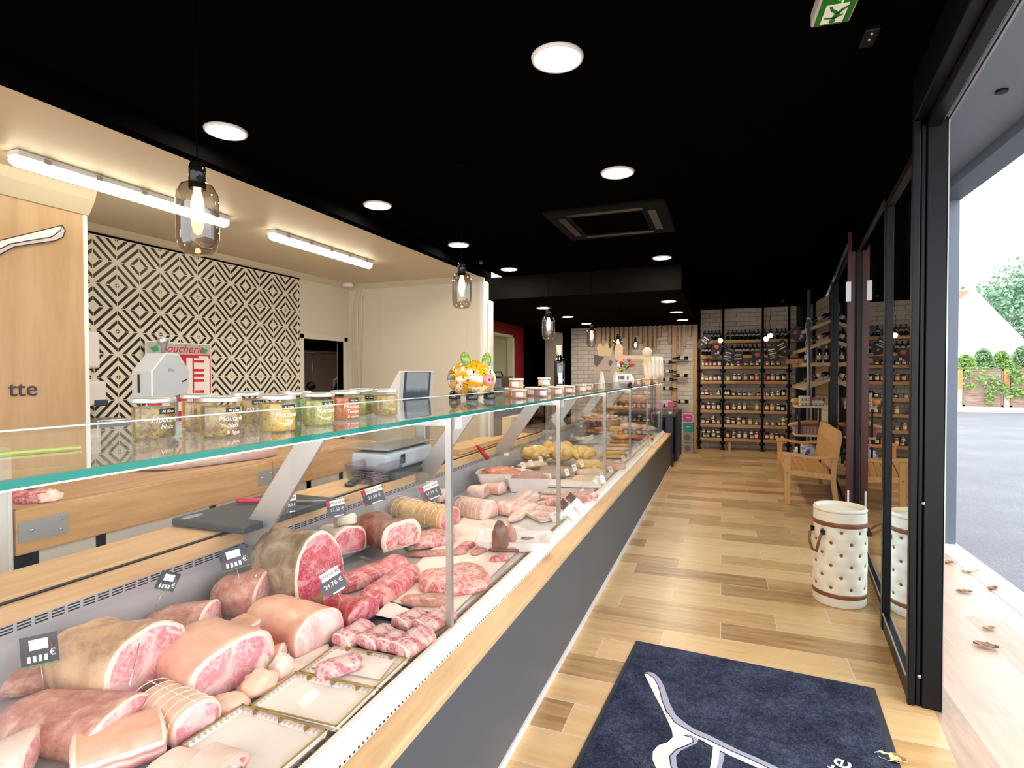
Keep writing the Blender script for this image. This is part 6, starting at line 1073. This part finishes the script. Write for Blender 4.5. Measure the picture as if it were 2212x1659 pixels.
def band(A, Bq, m, name, z):
    b = B(); a = [mp(c) for c in A]; c = [mp(c) for c in Bq]; vs = [(*p, z) for p in a]+[(*p, z) for p in c]; k = len(a)
    return obj(name, b.add(vs, [(i, i+1, k+i+1, k+i) for i in range(k-1)], 0, True), m, dm)
band(LEFT, MID, MW, 'emblem', .0112); band(MID, RIGHT, ML, 'emblem_shade', .0112)
obj('emblem_line', B().tube([(*mp(c), .0108) for c in MID], .0022, 6), MD, dm)
LO = [(1205, 1352), (1212, 1400), (1170, 1442), (1090, 1470), (1045, 1520), (1042, 1590), (1070, 1655), (1120, 1740)]; LI = [(1300, 1385), (1372, 1405), (1385, 1440), (1330, 1470), (1240, 1505), (1185, 1560), (1195, 1640), (1240, 1740)]; LR = [(1345, 1385), (1428, 1415), (1415, 1450), (1350, 1480), (1275, 1515), (1238, 1560), (1245, 1640), (1290, 1740)]
band(LO, LI, MW, 'emblem', .0111); band(LI, LR, ML, 'emblem_shade', .0111); obj('emblem_line', B().tube([(*mp(c), .0107) for c in LI], .0022, 6), MD, dm)
band([(1548, 1478), (1540, 1560), (1522, 1660), (1505, 1740)], [(1605, 1515), (1595, 1590), (1575, 1660), (1560, 1740)], MW, 'emblem', .0111); band([(1605, 1525), (1595, 1590), (1575, 1660), (1560, 1740)], [(1645, 1538), (1635, 1600), (1620, 1660), (1605, 1740)], ML, 'emblem_shade', .0111)
tq = mi_ @ at(1800, 1650, .011); text('letters', 'ette', .125, MW, dm, (tq.x-.0, tq.y-.05, .0105), (0, 0, rad(72)), .0008)
# ------------------------------------------------------------------ dead leaves
LV = [mat('leaf_brown', '8a5f44', .6, var=.2, vs=60), mat('leaf_pale', 'e6d29a', .6, var=.1, vs=60), mat('leaf_tan', 'a87a4a', .6, var=.2, vs=60)]
def leaf_obj(l, p, s, rz, mi, curl=.35):
    b = B(); vs = []; n = 8
    for i in range(n+1):
        u = i/n-.5; w = .30*sqrt(max(0, 1-(2*u)**2))*(1+.2*sin(u*20)); z = .12*abs(u)+curl*.3*noise.noise(V((u*4, mi, s)))
        for k in (-1, 0, 1): vs.append((u*s, k*w*s, (max(.0, z)+(.18 if k else 0))*s*.6))
    b.add(vs, [(i*3+k, (i+1)*3+k, (i+1)*3+k+1, i*3+k+1) for i in range(n) for k in (0, 1)], 0, True).tube([(.45*s, 0, .05*s), (.7*s, .06*s, .01)], .0012, 5)
    q = at(*p, .002); return tag(obj('dead_leaf', b, LV[mi], loc=tuple(q), rot=(0, 0, rz)), l, 'leaf', 'dead leaves')
for l, p, s, rz, mi in (('brown curled dead leaf with a long stalk on the porch planks nearest the mat', (2130, 1397), .11, rad(-10), 0), ('small tan dead leaf on the porch planks above the stalked one', (2136, 1358), .07, rad(20), 2), ('thin brown dead leaf lying flat on the porch planks beside the door post', (2083, 1279), .09, rad(5), 0), ('crumpled brown dead leaf close to the pale kerb', (2145, 1272), .09, rad(60), 0), ('pale yellow dead leaf on the porch planks under the grey column', (2095, 1235), .11, rad(15), 1), ('brown and white dead leaf half hidden by the black door post', (2043, 1215), .10, rad(-20), 2), ('pale cream leaf lying on the corner of the navy mat', (1918, 1640), .09, rad(-12), 1), ('small orange leaf beside the cream one at the mat corner', (1940, 1638), .055, rad(-40), 2)): leaf_obj(l, p, s, rz, mi)
# ------------------------------------------------------------------ street
ASPH = N('asphalt'); v = ASPH.co((1, 1, 1), True); f = ASPH.noise(v, 90, 3, .7); f2 = ASPH.noise(v, .8, 4)
ASPH.base(ASPH.ramp(ASPH.math('ADD', ASPH.math('MULTIPLY', f, .7), ASPH.math('MULTIPLY', f2, .3)), [(.35, hx('33373f')), (.5, hx('4c515a')), (.68, hx('767a82'))])).p(Roughness=.5); ASPH.bump(f, .6, .008)
S('floor_road', B().box((1.935, -4, -.2), (40, 27.2, -.06)), ASPH.m); S('floor_pavement', B().box((2, 27.2, -.2), (45, 60, .0)), mat('pavement', 'c9c0b4', .8, var=.08, vs=3)); S('trim_kerb', B().box((2, 27.05, -.2), (45, 27.25, .015)), mat('kerb_stone', 'b5aaa0', .8))
FY = 29.5
WATT = N('wattle'); v = WATT.co((.6, 1, 9)); f = WATT.noise(v, 3, 5, .7, .6); WATT.base(WATT.ramp(f, [(.3, hx('6f5a50')), (.55, hx('a58d80')), (.75, hx('c2ac9e'))])).p(Roughness=.9); WATT.bump(f, .8, .03)
zt = aty(2120, 798, FY).z; zb = 0.0
def fx(px): return aty(px, 850, FY).x
FP = [(2045, 2058, 'p'), (2080, 2166, 'w'), (2182, 2275, 'w')]
for k, (a, c) in enumerate(((2030, 2056), (2080, 2166), (2182, 2275))):
    x0, x1 = fx(a), fx(c); t = T('fence_panel', ['woven wooden fence panel half hidden by the grey porch column', 'woven wooden fence panel overgrown by a climbing plant in the middle', 'woven wooden fence panel with ivy cut off by the edge of the view'][k], 'fence', (x0, FY, 0), 0, 'fence panels across the road'); L = x1-x0
    obj('weave', B().box((0, -.03, .12), (L, .03, zt-.05)), WATT.m, t); obj('frame', B().box((0, -.05, zt-.07), (L, .05, zt)).box((0, -.05, .05), (L, .05, .13)).box((0, -.05, .05), (.06, .05, zt)).box((L-.06, -.05, .05), (L, .05, zt)), mat('fence_frame', '8f7668', .8), t)
for k, (a, c) in enumerate(((2060, 2078), (2168, 2180))):
    x0, x1 = fx(a), fx(c); t = T('gate_pillar', ['pillar with an orange wooden board beside the grey porch column', 'pillar with an orange wooden board between the two ivy fence panels'][k], 'pillar', (x0, FY, 0), 0, 'pillars of the fence'); L = x1-x0
    obj('board', B().box((0, -.04, zt*.5), (L, .04, zt)), mat('orange_board', 'c9935f', .7, var=.1, vs=6), t); obj('stone', B().box((0, -.05, 0), (L, .05, zt*.5)), mat('pillar_stone', 'b5a398', .8, var=.12, vs=10), t)
LEAFG = [mat('foliage_light', '86a860', .6, var=.3, vs=8), mat('foliage_mid', '7a9c70', .6, var=.3, vs=6), mat('foliage_dark', '6a8f70', .6, var=.35, vs=2)]  # greens paled: the overexposed outdoor haze is put into the leaf colours
def leaves(name, l, cat, n, fn, sz, m, stem=None):
    t = T(name, l, cat, (0, 0, 0)); b = B()
    for k in range(n):
        p = V(fn()); d = V((rnd.gauss(0, 1), rnd.gauss(0, 1), rnd.gauss(0, .7))).normalized(); e = d.cross(V((rnd.gauss(0, 1), rnd.gauss(0, 1), rnd.gauss(0, 1)))).normalized(); s = sz*rnd.uniform(.6, 1.3)
        b.add([p-d*s, p+e*s*.5, p+d*s, p-e*s*.5], [(0, 1, 2, 3)])
    o = obj('foliage', b, m, t); o['kind'] = 'stuff'
    if stem: obj('trunk', stem, mat('bark', '7a6a58', .8), t)
    return t
def on(px, py, y): return aty(px, py, y)
def vine(P, y):
    def f():
        px, py, r = rnd.choice(P); q = on(px+rnd.gauss(0, r), py+rnd.gauss(0, r*.7), y-.12-rnd.random()*.15); return q
    return f
leaves('climbing_plant', 'climbing plant with big green leaves hanging on the middle fence panel', 'plant', 520, vine([(2090, 808, 6), (2120, 815, 10), (2150, 818, 8), (2140, 835, 9), (2145, 845, 8), (2140, 860, 5), (2138, 868, 3), (2095, 835, 6), (2165, 835, 6)], FY), .075, LEAFG[0])
leaves('climbing_plant', 'ivy on the fence panel at the edge of the view', 'plant', 260, vine([(2190, 808, 7), (2205, 820, 8), (2190, 845, 8), (2210, 850, 8)], FY), .10, LEAFG[0])
leaves('top_creeper', 'thin strip of green creeper running along the top of the fence', 'plant', 500, lambda: on(rnd.uniform(2050, 2260), 797+rnd.gauss(0, 1.3), FY), .07, LEAFG[0])
def bush(px0, px1, py0, py1, y, dep):
    def f():
        u = rnd.random(); px = px0+(px1-px0)*u; h = sin(pi*min(max(u, .02), .98))**.5; py = py1-(py1-py0)*h*sqrt(rnd.random()); return on(px, py, y+rnd.uniform(0, dep))
    return f
for k, (a, c, t_, m, l) in enumerate(((2062, 2110, 765, 0, 'feathery light green shrub behind the fence, nearest the porch column'), (2098, 2150, 752, 1, 'green shrub behind the fence, in front of the white gable'), (2135, 2190, 758, 0, 'yellow green shrub behind the fence, beside the pale trunk'), (2178, 2240, 748, 1, 'dense shrub behind the fence at the edge of the view'))): leaves('garden_shrub', l, 'shrub', 2600, bush(a, c, t_, 805, FY+1+k*1.2, 1.0), .075, LEAFG[m], B().cyl(tuple(on((a+c)/2, 850, FY+1.5+k*1.2)), tuple(on((a+c)/2, 785, FY+1.5+k*1.2)), .06, n=8))
def crown(px, py, r, y):
    def f():
        while True:
            q = V((rnd.uniform(-1, 1), rnd.uniform(-1, 1), rnd.uniform(-1, 1)))
            if .45 < q.length < 1: break
        cl = noise.noise(q*2.5); c = on(px, py, y); s = r*(1+.35*cl); return c+V((q.x*s*1.1, q.y*s, q.z*s))
    return f
leaves('tree', 'large dense green tree beyond the white house', 'tree', 14000, crown(2225, 700, 4.2, 52), .17, LEAFG[2], B().cyl((on(2225, 760, 52).x, 52, 0), (on(2225, 700, 52).x, 52, 5), .3, n=10))
leaves('tree', 'small grey green tree top showing beside the gable of the white house', 'tree', 2200, crown(2150, 668, 1.3, 60), .16, LEAFG[1], B().cyl((on(2150, 760, 60).x, 60, 0), (on(2150, 690, 60).x, 60, 5), .2, n=10))
hs = T('house', 'white rendered house with a steep gable and a red tiled roof across the road', 'house', (0, 0, 0)); HY = 38.0
ap = on(2095, 627, HY); rt = on(2225, 765, HY); lf = on(2000, 720, HY); REND = mat('white_render', 'f2ede6', .7); TILR = mat('roof_tiles', 'b07a62', .7, var=.15, vs=5)
obj('gable_wall', B().prism([(lf.x, 0), (rt.x-1.0, 0), (rt.x, rt.z), (ap.x, ap.z), (lf.x, lf.z)], HY, HY+8, fn=lambda a, b, t: (a, t, b)), REND, hs)
obj('roof', B().prism([(ap.x, ap.z), (ap.x-3.4, ap.z-.1), (ap.x-3.4, ap.z-2.6), (ap.x-1.25, ap.z-1.15)], HY-.25, HY-.05, fn=lambda a, b, t: (a, t, b)), TILR, hs); obj('verge', B().beam((ap.x, HY-.1, ap.z+.04), (rt.x+.3, HY-.1, rt.z-.2), .25, .10, up=(0, 1, 0)), REND, hs)
for px in (2080, 2100):
    a, c = on(px-6, 688, HY), on(px+4, 725, HY); w = obj('window', B().box((a.x-.08, HY-.05, c.z-.08), (c.x+.08, HY, a.z+.08)), mat('window_surround', 'e3c9ac', .6), hs); obj('pane', B().box((a.x, HY-.06, c.z), (c.x, HY-.05, a.z)), mat('white_blind', 'efe9e2', .5), w)
